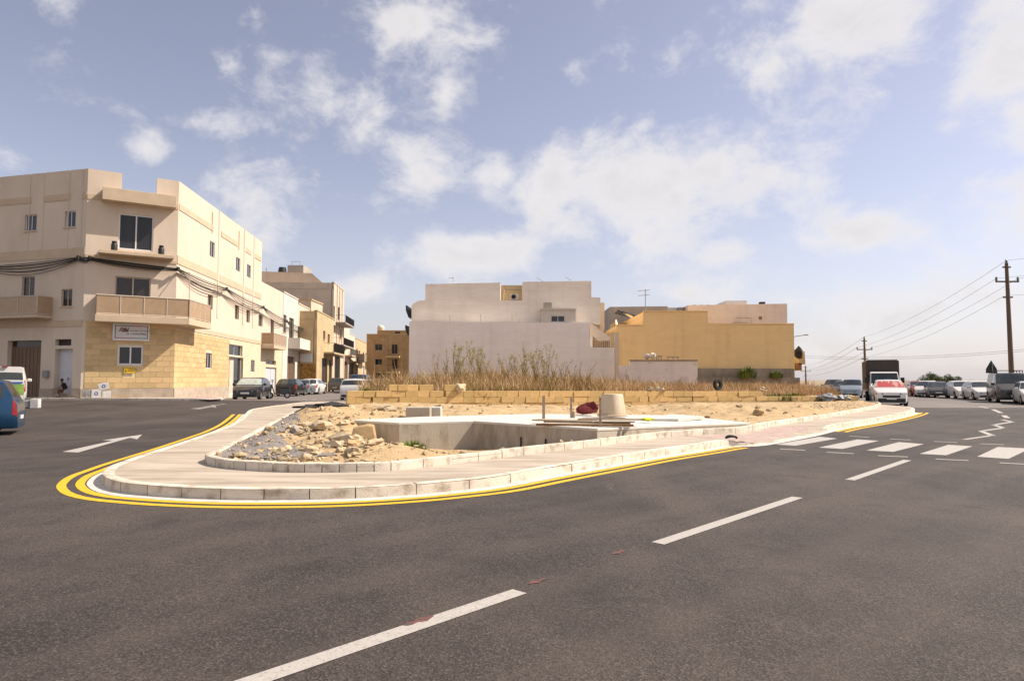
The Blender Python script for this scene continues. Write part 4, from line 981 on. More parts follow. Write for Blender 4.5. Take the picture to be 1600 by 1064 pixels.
# ------------------------------------------------------------------ white party-wall building in the middle
YW = 72.0
WB = thing('white_building', gy(800, 605, YW), 'big white building with blank party wall and stepped beige upper floors', 'building')
def plate(parent, pts, Y, depth, m, name='wall', low=-.3):
    q = [gy(x, y, Y) if y < 600 else Vector((gy(x, 593, Y).x, Y, low)) for x, y in pts]; mb = MB(); mb.prism(q, (0, depth, 0)); return mb.build(name, m, parent)
plate(WB, [(638.5,602),(639.5,502.5),(921,504.5),(921,542.5),(963,543),(965,602)], YW, 1.6, 'white_wall')
plate(WB, [(643,602),(643,476.5),(653,470),(664.5,469),(664.5,444),(782,441.5),(782,469.5),(816.5,469.5),(816.5,440.5),(924,439),(924,464.5),(938,465),(938,506),(905,507),(905,602)], YW+1.8, 16, 'upper_wall')
mb = MB(); a, b = gy(783, 470, YW+5), gy(816, 443, YW+5); mb.box((a.x-.4, YW+5, a.z-1), (b.x+.4, YW+5.2, b.z-.2)); mb.build('recess_wall', 'stone_gold', WB)
mb = MB(); c = gy(804, 469, YW+2.4); mb.box((c.x-.45, YW+2.0, c.z), (c.x+.45, YW+2.5, c.z+.65)); ac = mb.build('air_conditioner', 'white_render', WB, bevel=.03); mb = MB(); mb.cyl((c.x-.1, YW+1.98, c.z+.33), (c.x-.1, YW+1.995, c.z+.33), .25, n=14); mb.build('fan_grille', 'dark', ac)
mb = MB(); mb.tube([gy(787, 469, YW+2.2), gy(788, 452, YW+4.8), gy(814, 453, YW+4.8)], .04, 5); mb.build('pipe', 'grey_metal', WB)
FW = Frame((gy(846, 593, YW+.1).x, YW+.15), (gy(900, 593, YW+.1).x, YW+.15))
ph = MB(); zt = FW.z_at(1, 484.5); zl = FW.z_at(1, 504.5); q = FW.rect(861,493.5,882.5,503)
FW.wall(ph, 0, FW.L, zl-.3, zt, [q], .2); FW.box(ph, 0, FW.L, zl-.3, zt-.001, -1.6, -.21); po = ph.build('roof_room', 'white_render', WB)
window(FW, q, po.parent, 'alu_white', 'glass_dark', 2, .05, False)
mb = MB(); FW.box(mb, -.08, FW.L+.08, zt, zt+.18, -1.6, .1); mb.build('coping', 'white_render', WB)
mb = MB(); FW.box(mb, FW.s_at(850), FW.s_at(863), zt+.18, zt+.85, -.9, -.4); mb.build('tank_frame', 'grey_wall', WB)
# dark balconies seen edge-on at its left side
for x0, x1, y0, y1, h in ((634, 643, 496, 485, 477), (633, 639.5, 524, 514, 508)):
    mb = MB(); a, b = gy(x0, y0, YW+3), gy(x1, y1, YW+3); mb.prism([gy(x1, y0, YW+3), gy(x0+4, y0, YW+3), gy(x0, y1, YW+3), gy(x0, h, YW+3), gy(x0+1.8, h, YW+3), gy(x0+2, y1+.5, YW+3), gy(x1, y1, YW+3)], (0, 5, 0)); mb.build('balcony', 'black_metal', WB)
mb = MB(); c = gy(708, 441, YW+4); mb.cyl(c, c+Vector((0, 0, .55)), .03, n=5); mb.cyl(c+Vector((-.55, 0, .42)), c+Vector((.1, 0, .5)), .025, n=5); mb.build('aerial', 'grey_metal', WB)
for px, py in ((849, 440), (893, 438.5)):
    mb = MB(); c = gy(px, py, YW+3); mb.cyl(c, c+Vector((-.7, 0, .4)), .035, n=5); mb.build('panel_edge', 'grey_metal', WB)
for k, (px, y0) in enumerate(((703, 492), (751, 491), (800, 493), (811, 499))):
    mb = MB(); c = gy(px, y0, YW+.5); c2 = gy(px, 503, YW+.5); mb.cyl(c2, c, .025, n=4); mb.build('rebar', 'rust', WB)
# back yard at its right: stair flight, railing
mb = MB(); q = [gy(921.5, 506, YW+1.5), gy(925, 506, YW+1.5), gy(954, 527, YW+1.5), gy(954, 531, YW+1.5), gy(937, 533, YW+1.5), gy(922, 522, YW+1.5)]; mb.prism(q, (0, 1.0, 0)); mb.build('stair', 'plaster_cream', WB)
plate(WB, [(921.3,602),(921.3,504.6),(926,504.6),(926,602)], YW+1.62, 3, 'white_render', 'wall')
plate(WB, [(926,602),(926,528),(952,530),(952,602)], YW+3, .3, 'stone_brown', 'wall')
mb = MB()
for k in range(9): c = gy(930+k*3, 542, YW+1.2); mb.cyl(c, c+Vector((0, 0, .8)), .03, n=4)
mb.tube([gy(928, 531, YW+1.2), gy(956, 533, YW+1.2)], .035, 4); mb.build('railing', 'alu_beige', WB)
plate(WB, [(953,602),(953,520),(964,519),(964,602)], YW+2.2, 8, 'stone_gold', 'wall')
plate(WB, [(938,602),(938,473),(944.5,473),(944.5,602)], YW+12, 4, 'plaster_tan', 'wall')

# ------------------------------------------------------------------ yellow building and those behind
YY = 75.0
YBd = thing('yellow_building', gy(1100, 600, YY), 'long ochre yellow building with blank side wall and one step in its roofline', 'building')
plate(YBd, [(963,602),(963.5,509),(1005,509),(1005,487.5),(1106,487),(1106.5,508),(1240.5,507),(1242,602)], YY, 14, 'yellow_wall')
for x0, x1, y in ((963.5, 1005, 508.8), (1006, 1106, 487.2), (1107, 1240.5, 507)):
    mb = MB(); a, b = gy(x0, y, YY), gy(x1, y, YY); mb.box((a.x, YY-.08, a.z), (b.x, YY+.35, a.z+.12)); mb.build('coping', 'yellow_wall', YBd)
plate(YBd, [(1091,602),(1091,575.5),(1241,576),(1242.5,602)], YY-.5, .45, 'raw_wall', 'plinth')
plate(YBd, [(1091,602),(1091,589),(1250,590),(1250,602)], YY-1.3, .75, 'raw_wall', 'footing')
for k in range(1, 12):
    mb = MB(); px = 1091+k*12.5; a, b = gy(px, 588, YY-.52), gy(px, 577, YY-.52); mb.box((a.x-.05, YY-.54, a.z), (a.x+.05, YY-.501, b.z)); mb.build('rib', 'raw_wall', YBd)
FYr = Frame((gy(1241.5, 593, YY).x, YY+.6), (gy(1241.5, 593, YY).x+.01, YY+12))
mb = MB(); c = gy(1242, 562, YY+2); mb.box((c.x, YY+1, c.z-.55), (c.x+.75, YY+4, c.z+.0)); bo = mb.build('balcony', 'stone_gold', YBd)
mb = MB(); mb.box((c.x+.68, YY+1, c.z), (c.x+.72, YY+4, c.z+.9)); mb.build('railing', 'alu_beige', bo)
mb = MB(); c = gy(1241.5, 572, YY+2); mb.box((c.x, YY+1, c.z-.5), (c.x+.4, YY+3.5, c.z+.3)); mb.build('bracket', 'rust', YBd)
mb = MB(); c = gy(1241, 526, YY+3); mb.tube([c, c+Vector((1.0, -.2, .15)), c+Vector((1.3, -.3, .2))], .04, 5); mb.box((1.1, -.1, .14), (1.6, .1, .24), Matrix.Translation(c)); mb.build('street_light', 'grey_metal', YBd)
cl = MB(); c = gy(1248.5, 562, YY+2); cl.rock(c+Vector((0, 0, .75)), .5, 5, 1.3, 2); tag(cl.build('dark_cloth', 'dark', None, smooth=60), 'dark cloth bundle hanging on the balcony at the yellow building corner', 'cloth')
# low whitewashed wall before it with junk on top
LW = thing('garden_wall', gy(1030, 602, 70), 'shabby whitewashed low wall in front of the yellow building', 'wall')
plate(LW, [(964.5,602),(964.5,571),(984,571),(984,564),(1090,563.5),(1090,602)], 70, .4, 'shabby_white')
mb = MB(); a, b = gy(984, 564, 70), gy(1090, 563.5, 70); mb.box((a.x, 69.9, a.z), (b.x, 70.5, a.z+.12)); mb.build('coping', 'raw_wall', LW)
mb = MB(); a = gy(964.8, 571, 69.9); mb.box((a.x-.15, 69.85, -.2), (a.x+.15, 71, gy(964, 520, 70).z)); mb.build('pier', 'plaster_cream', LW)
mat('sack', (.60, .55, .48), .9, .15, 5, .4, 20)
for px, lb in ((1011, 'white rubble sack on the garden wall, left of the pair'), (1021, 'white rubble sack on the garden wall, right of the pair')):
    mb = MB(); c = gy(px, 560, 70.2); c.z = gy(1000, 563.5, 70).z+.12; mb.rock(c+Vector((0, 0, .34)), .38, px, 1.2, 2); tag(mb.build('sack', 'sack', None, smooth=70), lb, 'sack', 'sacks on the garden wall')
def trestle(px0, px1, top, lb):
    z0 = gy(1000, 563.5, 70).z+.12; a, b = gy(px0, top, 70.2), gy(px1, top, 70.2); t = thing('trestle', (a.x, 70.2, z0), lb, 'trestle')
    mb = MB(); mb.box((a.x, 70, a.z-.06), (b.x, 70.5, a.z)); mb.build('top', 'grey_metal', t)
    for x in (a.x+.05, (a.x+b.x)/2, b.x-.05): mb = MB(); mb.box((x-.03, 70.1, z0), (x+.03, 70.16, a.z-.06)); mb.build('leg', 'grey_metal', t)
trestle(1025, 1034, 556, 'small grey metal frame beside the sacks on the garden wall'); trestle(1043, 1060, 557.5, 'long grey metal trestle alone on the garden wall')
# buildings behind
GB = thing('grey_building', gy(1000, 600, 92), 'grey flat roofed building behind the left end of the yellow one', 'building')
plate(GB, [(953,602),(953,479.5),(1043,478.5),(1043,602)], 92, 12, 'grey_wall')
plate(GB, [(960,602),(960,504),(1004,503),(1004,602)], 86, 4, 'stone_gold', 'parapet')
mb = MB(); q = [gy(964, 484, 84), gy(1004, 496, 84), gy(1004, 497.5, 84), gy(965, 486, 84)]; mb.prism(q, (0, 3, 0)); sp = mb.build('solar_panel', 'glass_dark', GB)
mb = MB(); mb.cyl(gy(972, 487, 85), gy(972, 503, 85), .05, n=5); mb.build('support', 'grey_metal', sp)
mb = MB(); mb.cyl(gy(990, 493, 85), gy(990, 503, 85), .05, n=5); mb.build('support', 'grey_metal', sp)
mb = MB(); c = gy(961, 506, 80); mb.lathe([(.05, 0), (.35, .08), (.5, .22)], 14, Matrix.Translation(c) @ Matrix.Rotation(R(80), 4, Vector((.4, 1, 0)))); mb.build('satellite_dish', 'white_render', GB, smooth=40)
AN = thing('tv_aerial', gy(1008.5, 487, 86), 'tall television aerial on a mast above the yellow building', 'aerial')
mb = MB(); a, b = gy(1008.5, 495, 86), gy(1008.5, 452, 86); mb.cyl(a, b, .045, n=6); mb.build('mast', 'grey_metal', AN)
for y, w in ((454.5, 9.5), (462, 9)):
    mb = MB(); c = gy(1008.5, y, 86); k = 86/FPX; mb.cyl(c+Vector((-w*k*1.2, 0, 0)), c+Vector((w*k*.7, 0, .1)), .03, n=5)
    for t in range(7): d = c+Vector((-w*k*1.2+t*w*k*.3, 0, t*.015)); mb.cyl(d+Vector((0, -.35, 0)), d+Vector((0, .35, 0)), .015, n=4)
    mb.build('boom', 'grey_metal', AN)
WS = thing('roof_hut', gy(1058, 560, 95), 'small white roof hut with a grey tank between the grey and pink buildings', 'building')
plate(WS, [(1043.2,602),(1043.2,480.5),(1074.8,481),(1074.8,602)], 95, 6, 'white_render'); mb = MB(); c = gy(1064, 486, 93); mb.cyl(c+Vector((0, 0, -.3)), c+Vector((0, 0, .45)), .5, .62, 12); mb.build('water_tank', 'grey_metal', WS, smooth=40)
PB = thing('pink_building', gy(1150, 600, 92), 'dull pink flat roofed building behind the right part of the yellow one', 'building')
plate(PB, [(1075,602),(1075,477),(1230,474.5),(1231,602)], 91, 12, 'pink_wall')
plate(PB, [(1134,480),(1134,470),(1167,469.5),(1167,480)], 94, 4, 'white_render', 'roof_room')
for k in range(3):
    c = gy(1085+k*10.5, 477.5, 92); mb = MB(); mb.cyl(c+Vector((0, -.1, -.35)), c+Vector((0, 2, -.35)), .5, n=14); mb.build('barrel_roof', 'white_render', PB, smooth=40)
mb = MB(); c = gy(1188, 497, 91); mb.box((c.x-.2, 90.93, c.z-.2), (c.x+.2, 90.995, c.z+.2)); mb.build('vent', 'rust', PB)
mb = MB(); mb.tube([gy(1150, 507, 90.8), gy(1150, 497, 90.8), gy(1174, 497, 90.8), gy(1174, 507, 90.8)], .03, 4); mb.tube([gy(1145, 507, 90.8), gy(1145, 504, 90.8), gy(1168, 504, 90.8), gy(1168, 507, 90.8)], .03, 4); mb.build('pipe', 'grey_metal', PB)
mb = MB(); c = gy(1192, 474.5, 92); mb.box((c.x-.35, 92, c.z), (c.x+.35, 92.6, c.z+.25)); mb.build('vent', 'dark', PB)
# neighbour at the extreme left
LB = thing('apartment_block', Vector((-33.6, 42, .5)), 'dark edge of a neighbouring block at the left border of the photo', 'building')
mb = MB(); a = Vector((pA0.x-.05, pA0.y+.8)); mb.box((a.x-9, a.y, 0), (a.x-.1, a.y+9, gy(4, 294, a.y).z)); mb.build('wall', 'stone_brown', LB)
mb = MB(); z = gy(4, 345, a.y).z; mb.box((a.x-3, a.y-.6, z), (a.x-.3, a.y-.002, z+1.0)); mb.build('balcony', 'black_metal', LB)
# ------------------------------------------------------------------ vehicles
mat('tyre', (.018, .018, .018), .8, .1, 8); mat('rim', (.42, .42, .43), .35, .05, metal=.7); mat('trim_black', (.02, .02, .021), .55, .1); mat('car_glass', (.03, .036, .036), .05, .2, 1.5, spec=.7, coat=.4)
mat('lamp_clear', (.20, .20, .20), .12, .3, 14, spec=.8, metal=.3); mat('lamp_red', (.28, .012, .015), .2, .1, spec=.6); mat('plate_white', (.62, .62, .60), .5, .05, 30); mat('screen_red', (.42, .07, .065), .4, .1, 1.3, streak=(1, 2.6, 1), col2=(.50, .30, .28), thr=(.50, .54), detail=2); mat('screen_silver', (.42, .46, .42), .3, .2, 3)
mat('plate_ink', (.03, .03, .05), .6)
PAINT = {}
def paint(nm, c, metal=.25, rough=.32):
    if nm not in PAINT: PAINT[nm] = mat('paint_'+nm, c, rough, .03, 2, metal=metal, coat=.6); 
    return PAINT[nm]
paint('white', (.62, .61, .59), 0); paint('pearl', (.58, .55, .52), 0); paint('black', (.012, .012, .014), .2); paint('silver', (.36, .38, .40), .6, .35); paint('steel', (.28, .32, .36), .5); paint('grey', (.10, .085, .08), .4); paint('blue', (.009, .055, .13), .5); paint('darkblue', (.03, .07, .14), .3); paint('red', (.25, .02, .03), .2); paint('tan', (.30, .22, .15), .3); paint('dusty', (.035, .029, .025), .1, .4)
TYPES = { # L, W, H, wheelbase, wheel r, nose z, hood z, belt z, x windscreen base, x roof front, x roof rear, x rear glass base, deck z
 'hatch': (4.15, 1.76, 1.50, 2.58, .31, .66, .98, .96, 1.02, .18, -1.45, -1.93, 1.00),
 'small': (3.75, 1.66, 1.47, 2.42, .29, .66, .98, .94, .95, .20, -1.35, -1.74, .98),
 'saloon': (4.35, 1.74, 1.43, 2.60, .31, .64, .94, .92, .90, .05, -1.05, -1.62, 1.02),
 'estate': (4.30, 1.70, 1.46, 2.50, .30, .64, .95, .92, 1.00, .25, -1.82, -2.06, .98),
 'mpv': (4.20, 1.78, 1.66, 2.65, .32, .74, 1.08, 1.02, 1.20, .42, -1.72, -2.00, 1.04),
 'suv': (4.32, 1.80, 1.60, 2.63, .36, .82, 1.10, 1.06, .98, .22, -1.55, -2.00, 1.12),
 'van': (4.80, 1.92, 1.97, 3.05, .33, .86, 1.22, 1.15, 1.62, .85, -2.30, -2.37, 1.10),
 'smallvan': (4.20, 1.82, 1.82, 2.70, .31, .80, 1.12, 1.08, 1.30, .60, -1.98, -2.07, 1.05) }
def wheel(parent, x, y, r, side, w=.2):
    M = Matrix.Translation((x, y, r)) @ Matrix.Rotation(-side*math.pi/2, 4, 'X')
    mb = MB(); mb.lathe([(r*.62, -w/2), (r*.93, -w/2), (r, -w*.34), (r, w*.34), (r*.93, w/2), (r*.62, w/2)], 22, M, True); t = mb.build('wheel', 'tyre', parent, smooth=40, local=True)
    mb = MB(); mb.lathe([(r*.55, w*.30), (r*.66, w*.46), (r*.66, w*.50), (r*.60, w*.46), (r*.57, w*.34)], 22, M, True)
    for k in range(5):
        a = k*2*math.pi/5; Q = M @ Matrix.Rotation(a, 4, 'Z'); mb.box((r*.02, -r*.085, w*.33), (r*.62, r*.085, w*.46), Q)
    mb.lathe([(0.001, w*.3), (r*.16, w*.3), (r*.14, w*.49), (.001, w*.49)], 10, M); mb.build('rim', 'rim', t, smooth=30, local=True)
    mb = MB(); mb.lathe([(.001, w*.18), (r*.62, w*.18), (r*.62, w*.24), (.001, w*.24)], 18, M); mb.build('brake_drum', 'trim_black', t, smooth=30, local=True)
def car(name, label, kind, col, loc, heading, cat='car', group=None, roof=None, glassless=False, screen=None, rear_plate=False, rack=False, plate='', sc=1.0, decor=None):
    L, W, H, WB_, r, nz, hz_, zb, xw, xf, xr, xg, dz = TYPES[kind]
    root = thing(name, loc, label, cat, group); root.rotation_euler = (0, 0, heading); root.scale = (sc, sc, sc)
    top = [(L/2, nz-.12), (L/2-.05, nz), (L/2-.22, nz+.10), (L/2-.55, (nz+hz_)/2+.09), (xw, hz_), (xf+.12, H-.07), (xf-.15, H-.015), ((xf+xr)/2, H), (xr+.2, H-.03), (xr, H-.07), (xg, dz)]
    if kind == 'saloon': top += [(-L/2+.14, dz-.03), (-L/2+.04, dz-.10), (-L/2, .60)]
    else: top += [(-L/2+.02, dz-.12), (-L/2, .58)] if xg > -L/2+.05 else [(-L/2, .58)]
    top = [(x, z) for x, z in top]; top.sort(reverse=True)
    def ztop(x):
        for (x0, z0), (x1, z1) in zip(top, top[1:]):
            if x1 <= x <= x0: return z0 if x0 == x1 else z0+(z1-z0)*(x0-x)/(x0-x1)
        return top[-1][1] if x < 0 else top[0][1]
    def hw(x):
        f = max(0, (x-(L/2-.75))/.75); b = max(0, (-(x)-(L/2-.55))/.55); return W/2*(1-.17*f**2-.11*b**2)
    xa, xb = WB_/2+.04, -WB_/2+.04
    def zbot(x):
        z = .20
        for c in (xa, xb):
            d = abs(x-c); Ra = r+.055
            if d < Ra: z = max(z, r+math.sqrt(Ra*Ra-d*d))
        return z
    def sec(x):
        w = hw(x); t = ztop(x); b = zbot(x); blt = min(zb, t-.035); m = max(b+.03, .52); g = max(0, min(1, (t-zb)/(H-zb)))
        we = w-.20*g*(1 if kind not in ('van', 'smallvan') else .62)
        return [Vector((x, w*.93, b)), Vector((x, w*.985, max(b+.012, min(b+.1, m-.01)))), Vector((x, w, min(m, blt-.02) if blt-.02 > b+.02 else b+.02)), Vector((x, w*.985, max(blt, b+.03))),
                Vector((x, we-.03 if g > 0 else w*.93, max(t-.05*(.4+g*.6), b+.035))), Vector((x, we*.80, max(t-.012, b+.04))), Vector((x, 0, max(t, b+.045)))]
    def surf(x, q, off=0):
        def P(x, q):
            s = sec(x); i = min(5, int(q)); return s[i].lerp(s[i+1], q-i)
        p = P(x, q)
        if off:
            e = .02; dx = P(x+e, q)-P(x-e, q); dq = P(x, min(6, q+.05))-P(x, max(0, q-.05)); n = dx.cross(dq)
            if n.length > 1e-9:
                n.normalize(); c = Vector((x, 0, .6))
                if n.dot(p-c) < 0: n = -n
                p = p+n*off
        return p
    xs = sorted(set([round(x, 3) for x, _ in top]+[round(c+(r+.055)*math.cos(a*math.pi/8), 3) for c in (xa, xb) for a in range(9)]+[round(c+s_*(r+.06), 3) for c in (xa, xb) for s_ in (-1, 1)]+[0, .4, -.4]))
    xs = [x for x in xs if -L/2 <= x <= L/2]
    mb = MB(); rings = []
    for x in xs:
        s = sec(x); rings.append(s+[Vector((p.x, -p.y, p.z)) for p in reversed(s[:-1])])
    c = len(rings[0]); mb.add([p for q in rings for p in q], [(i*c+k, i*c+k+1, (i+1)*c+k+1, (i+1)*c+k) for i in range(len(rings)-1) for k in range(c-1)]+[tuple(range(c)), tuple((len(rings)-1)*c+k for k in range(c))])
    body_o = mb.build('body', MATS['paint_'+col], root, smooth=32, local=True)
    mb = MB(); mb.box((-L/2+.1, -W/2*.80, .19), (L/2-.15, W/2*.80, .5)); mb.build('underbody', 'trim_black', root, local=True)
    def patch(nm, m, x0, x1, q0, q1, nx=5, nq=3, off=.006, both=True, parent=body_o):
        for s_ in ((1, -1) if both else (1,)):
            mb = MB(); g = [[surf(x0+(x1-x0)*i/nx, q0(i/nx)+(q1(i/nx)-q0(i/nx))*j/nq if callable(q0) else q0+(q1-q0)*j/nq, off) for j in range(nq+1)] for i in range(nx+1)]
            mb.add([Vector((p.x, p.y*s_, p.z)) for a in g for p in a], [(i*(nq+1)+j, i*(nq+1)+j+1, (i+1)*(nq+1)+j+1, (i+1)*(nq+1)+j) for i in range(nx) for j in range(nq)])
            mb.build(nm, m, parent, smooth=30, local=True)
    def across(nm, m, x0, x1, q=4.15, nx=4, off=.006, parent=body_o):
        mb = MB(); g = []
        for i in range(nx+1):
            x = x0+(x1-x0)*i/nx; h = [surf(x, q+(6-q)*j/3, off) for j in range(4)]; g.append(h+[Vector((p.x, -p.y, p.z)) for p in reversed(h[:-1])])
        k = len(g[0]); mb.add([p for a in g for p in a], [(i*k+j, i*k+j+1, (i+1)*k+j+1, (i+1)*k+j) for i in range(nx) for j in range(k-1)]); return mb.build(nm, m, parent, smooth=30, local=True)
    gl = 'car_glass'
    across('windscreen', screen or gl, xw-.05, xf+.14)
    across('rear_window', gl, xr-.03, xg+(.04 if kind not in ('van', 'smallvan') else .015), 4.3)
    if kind == 'van': spans = [(xf+.35, xf-.55)]
    elif kind == 'smallvan': spans = [(xf+.35, xf-.6), (xf-.72, xf-1.6)]
    elif kind in ('saloon',): spans = [(xw-.22, .02), (-.08, xr-.12)]
    elif kind in ('estate', 'mpv'): spans = [(xw-.22, .0), (-.10, -1.05), (-1.15, xr-.02)]
    else: spans = [(xw-.22, -.02), (-.12, -1.02), (-1.10, xr+.06)]
    for a, b in spans:
        if a-b > .12: patch('side_window', gl, a, b, 3.12, 3.86, 5, 2)
    for s_ in (1, -1):
        zt_ = ztop(L/2-.16)-.035; y0, y1 = hw(L/2)*.58, hw(L/2-.26)+.006
        mb = MB(); mb.hexa([Vector(v) for v in ((L/2-.02, y0*s_, zt_-.19), (L/2+.012, y0*s_, zt_-.17), (L/2-.06, (y1-.05)*s_, zt_-.15), (L/2-.36, y1*s_, zt_-.08), (L/2-.12, y0*s_, zt_-.045), (L/2-.02, y0*s_, zt_-.07), (L/2-.10, (y1-.07)*s_, zt_-.01), (L/2-.38, (y1-.012)*s_, zt_+.0))]); mb.build('headlight', 'lamp_clear', body_o, local=True)
    if kind in ('estate', 'mpv', 'van', 'smallvan'): patch('tail_light', 'lamp_red', -L/2+.13, -L/2+.005, 2.15, 3.2, 3, 3)
    else: patch('tail_light', 'lamp_red', -L/2+.30, -L/2+.01, 2.35, 3.3, 3, 3)
    wn = hw(L/2)
    for nm, m, x0, x1, yw, z0, z1 in (('grille', 'trim_black', L/2-.02, L/2+.012, wn*.62, .52, nz-.17), ('air_intake', 'trim_black', L/2-.02, L/2+.010, wn*.8, .25, .38), ('number_plate', 'plate_white', L/2-.02, L/2+.022, .26, .40, .51)):
        if z1 > z0: mb = MB(); mb.box((x0, -yw, z0), (x1, yw, z1)); mb.build(nm, m, body_o, local=True, bevel=.006)
    if kind == 'suv':
        mb = MB(); mb.box((-L/2-.015, -W/2*.985, .21), (L/2-.12, W/2*.985, .235)); mb.box((L/2-.1, -wn*.97, .23), (L/2+.016, wn*.97, .47)); mb.build('lower_cladding', 'trim_black', body_o, local=True, bevel=.01)
    zp = .80 if kind not in ('saloon', 'hatch') else .58
    zs_ = zp if zp < .58 else .50
    mb = MB(); mb.box((-L/2-.022, -.26, zs_-.05), (-L/2+.05, .26, zs_+.06)); mb.build('number_plate', 'plate_white', body_o, local=True)
    mb = MB(); mb.box((-L/2-.012, -W/2*.8, .24), (-L/2+.05, W/2*.8, .40)); mb.build('rear_bumper', 'trim_black' if kind in ('van', 'estate') else MATS['paint_'+col], body_o, local=True, bevel=.01)
    for s_ in (1, -1):
        mb = MB(); y = hw(xw)*s_; mb.box((xw-.32, min(y, y+.2*s_), zb-.02), (xw-.16, max(y, y+.2*s_), zb+.14)); mb.build('wing_mirror', MATS['paint_'+col] if kind not in ('van',) else 'trim_black', body_o, local=True, bevel=.03)
        for x in (xa, xb): wheel(root, x, (W/2-.11)*s_, r, s_)
        for x in (-.08, -1.0):
            if kind == 'van': x -= .2
            mb = MB(); y = W/2*.99*s_; mb.box((x-.02, min(y-.01, y+.02*s_), zb-.16), (x+.12, max(y-.01, y+.02*s_), zb-.125)); mb.build('door_handle', MATS['paint_'+col] if col != 'black' else 'trim_black', body_o, local=True)
    if rack:
        mb = MB()
        for y in (-W*.36, W*.36):
            mb.box((xr+.1, y-.02, H+.10), (xf-.1, y+.02, H+.13))
            for k in range(4): x = xr+.2+(xf-xr-.4)*k/3; mb.box((x-.02, y-.02, H-.06), (x+.02, y+.02, H+.10))
        for k in range(8): x = xr+.1+(xf-xr-.2)*k/7; mb.box((x-.02, -W*.36, H+.131), (x+.02, W*.36, H+.15))
        mb.build('roof_rack', 'trim_black', root, local=True)
    if decor: decor(body_o, patch, across, surf, (L, W, H))
    return root
def face(dx, dy): return math.atan2(dy, dx)
def cz(x, y): return zr(x, y)+.0045
def park(px, Y, dz=0): u = (px-800)/FPX; x = u*Y*1.0; return Vector((x, Y, cz(x, Y)))
SDA = face(SD.x, SD.y)
# left border
p = Vector((-15.95, 18.9, 0)); p.z = cz(p.x, p.y)
paint('teal', (.03, .17, .30), .3)
car('parked_car', 'dark grey and blue compact people carrier cut by the left border', 'mpv', 'blue', p, face(-.88, -.48), sc=.95)
def van_art(bo, patch, across, surf, d):
    mat('art_green', (.30, .42, .06), .6, .3, 5, col2=(.05, .22, .06)); mat('art_blue', (.03, .12, .40), .5)
    L, W, H = d
    mb = MB(); mb.box((-L/2-.016, -W*.43, .46), (-L/2-.002, W*.43, .93)); mb.build('sticker', 'art_green', bo, local=True)
    mb = MB(); mb.box((-L/2-.014, -W*.40, .98), (-L/2-.002, W*.40, 1.06)); mb.build('stripe', 'art_blue', bo, local=True)
    mb = MB(); mb.box((-L/2+.02, -.12, H-.06), (-L/2+.14, .12, H-.0)); mb.build('brake_light', 'lamp_red', bo, local=True)
car('parked_van', 'white van with green meadow artwork on its tailgate, behind the blue car', 'smallvan', 'pearl', Vector((-25.36, 34.2, cz(-25.36, 34.2))), face(-.58, .81), 'van', decor=van_art)
# side street, left kerb
def sc_at(px, o): # a spot o metres out from the left facades at photo column px
    u = (px-800)/FPX; a = FC.P(0, 0, o); d = FC.d; t = (u*a.y-a.x)/(d.x-u*d.y); q = a+d*t; return Vector((q.x, q.y, cz(q.x, q.y)))
car('parked_car', 'black hatchback facing the camera with a silver sunshade, by the shop door', 'hatch', 'black', sc_at(395, 3.2), SDA+math.pi+.05, group='cars along the side street', screen='screen_silver')
car('parked_car', 'black hatchback seen from behind, next to the scooter', 'hatch', 'black', sc_at(456, 2.9), SDA-.02, group='cars along the side street')
car('parked_car', 'silver blue saloon between the black and the white hatchbacks', 'saloon', 'steel', sc_at(476, 2.7), SDA, group='cars along the side street')
car('parked_car', 'white hatchback seen from behind, last car of the left kerb row', 'hatch', 'white', sc_at(490, 3.3), SDA-.06, group='cars along the side street')
car('parked_car', 'dark grey people carrier further up the side street', 'mpv', 'grey', sc_at(528, 3.4), SDA, group='cars along the side street', sc=.98)
# right kerb of the side street
def rc_at(px, Y): u = (px-800)/FPX; return Vector((u*Y, Y, cz(u*Y, Y)))
car('parked_car', 'white estate seen from behind at the left end of the block wall', 'estate', 'white', rc_at(557, 47.0), SDA, group='cars along the side street')
car('parked_car', 'white saloon half hidden ahead of the white estate', 'saloon', 'white', rc_at(572, 54.0), SDA, group='cars along the side street')
car('parked_car', 'maroon hatchback half hidden by the dry grass', 'hatch', 'red', rc_at(583, 61), SDA, group='cars along the side street')
car('parked_van', 'dark blue van standing above the other cars in the side street', 'van', 'darkblue', rc_at(564, 72), SDA, 'van', group='cars along the side street', rack=False)
car('parked_car', 'silver hatchback with its roof showing over the grass, farthest in the side street', 'hatch', 'silver', rc_at(592, 69), SDA, group='cars along the side street')
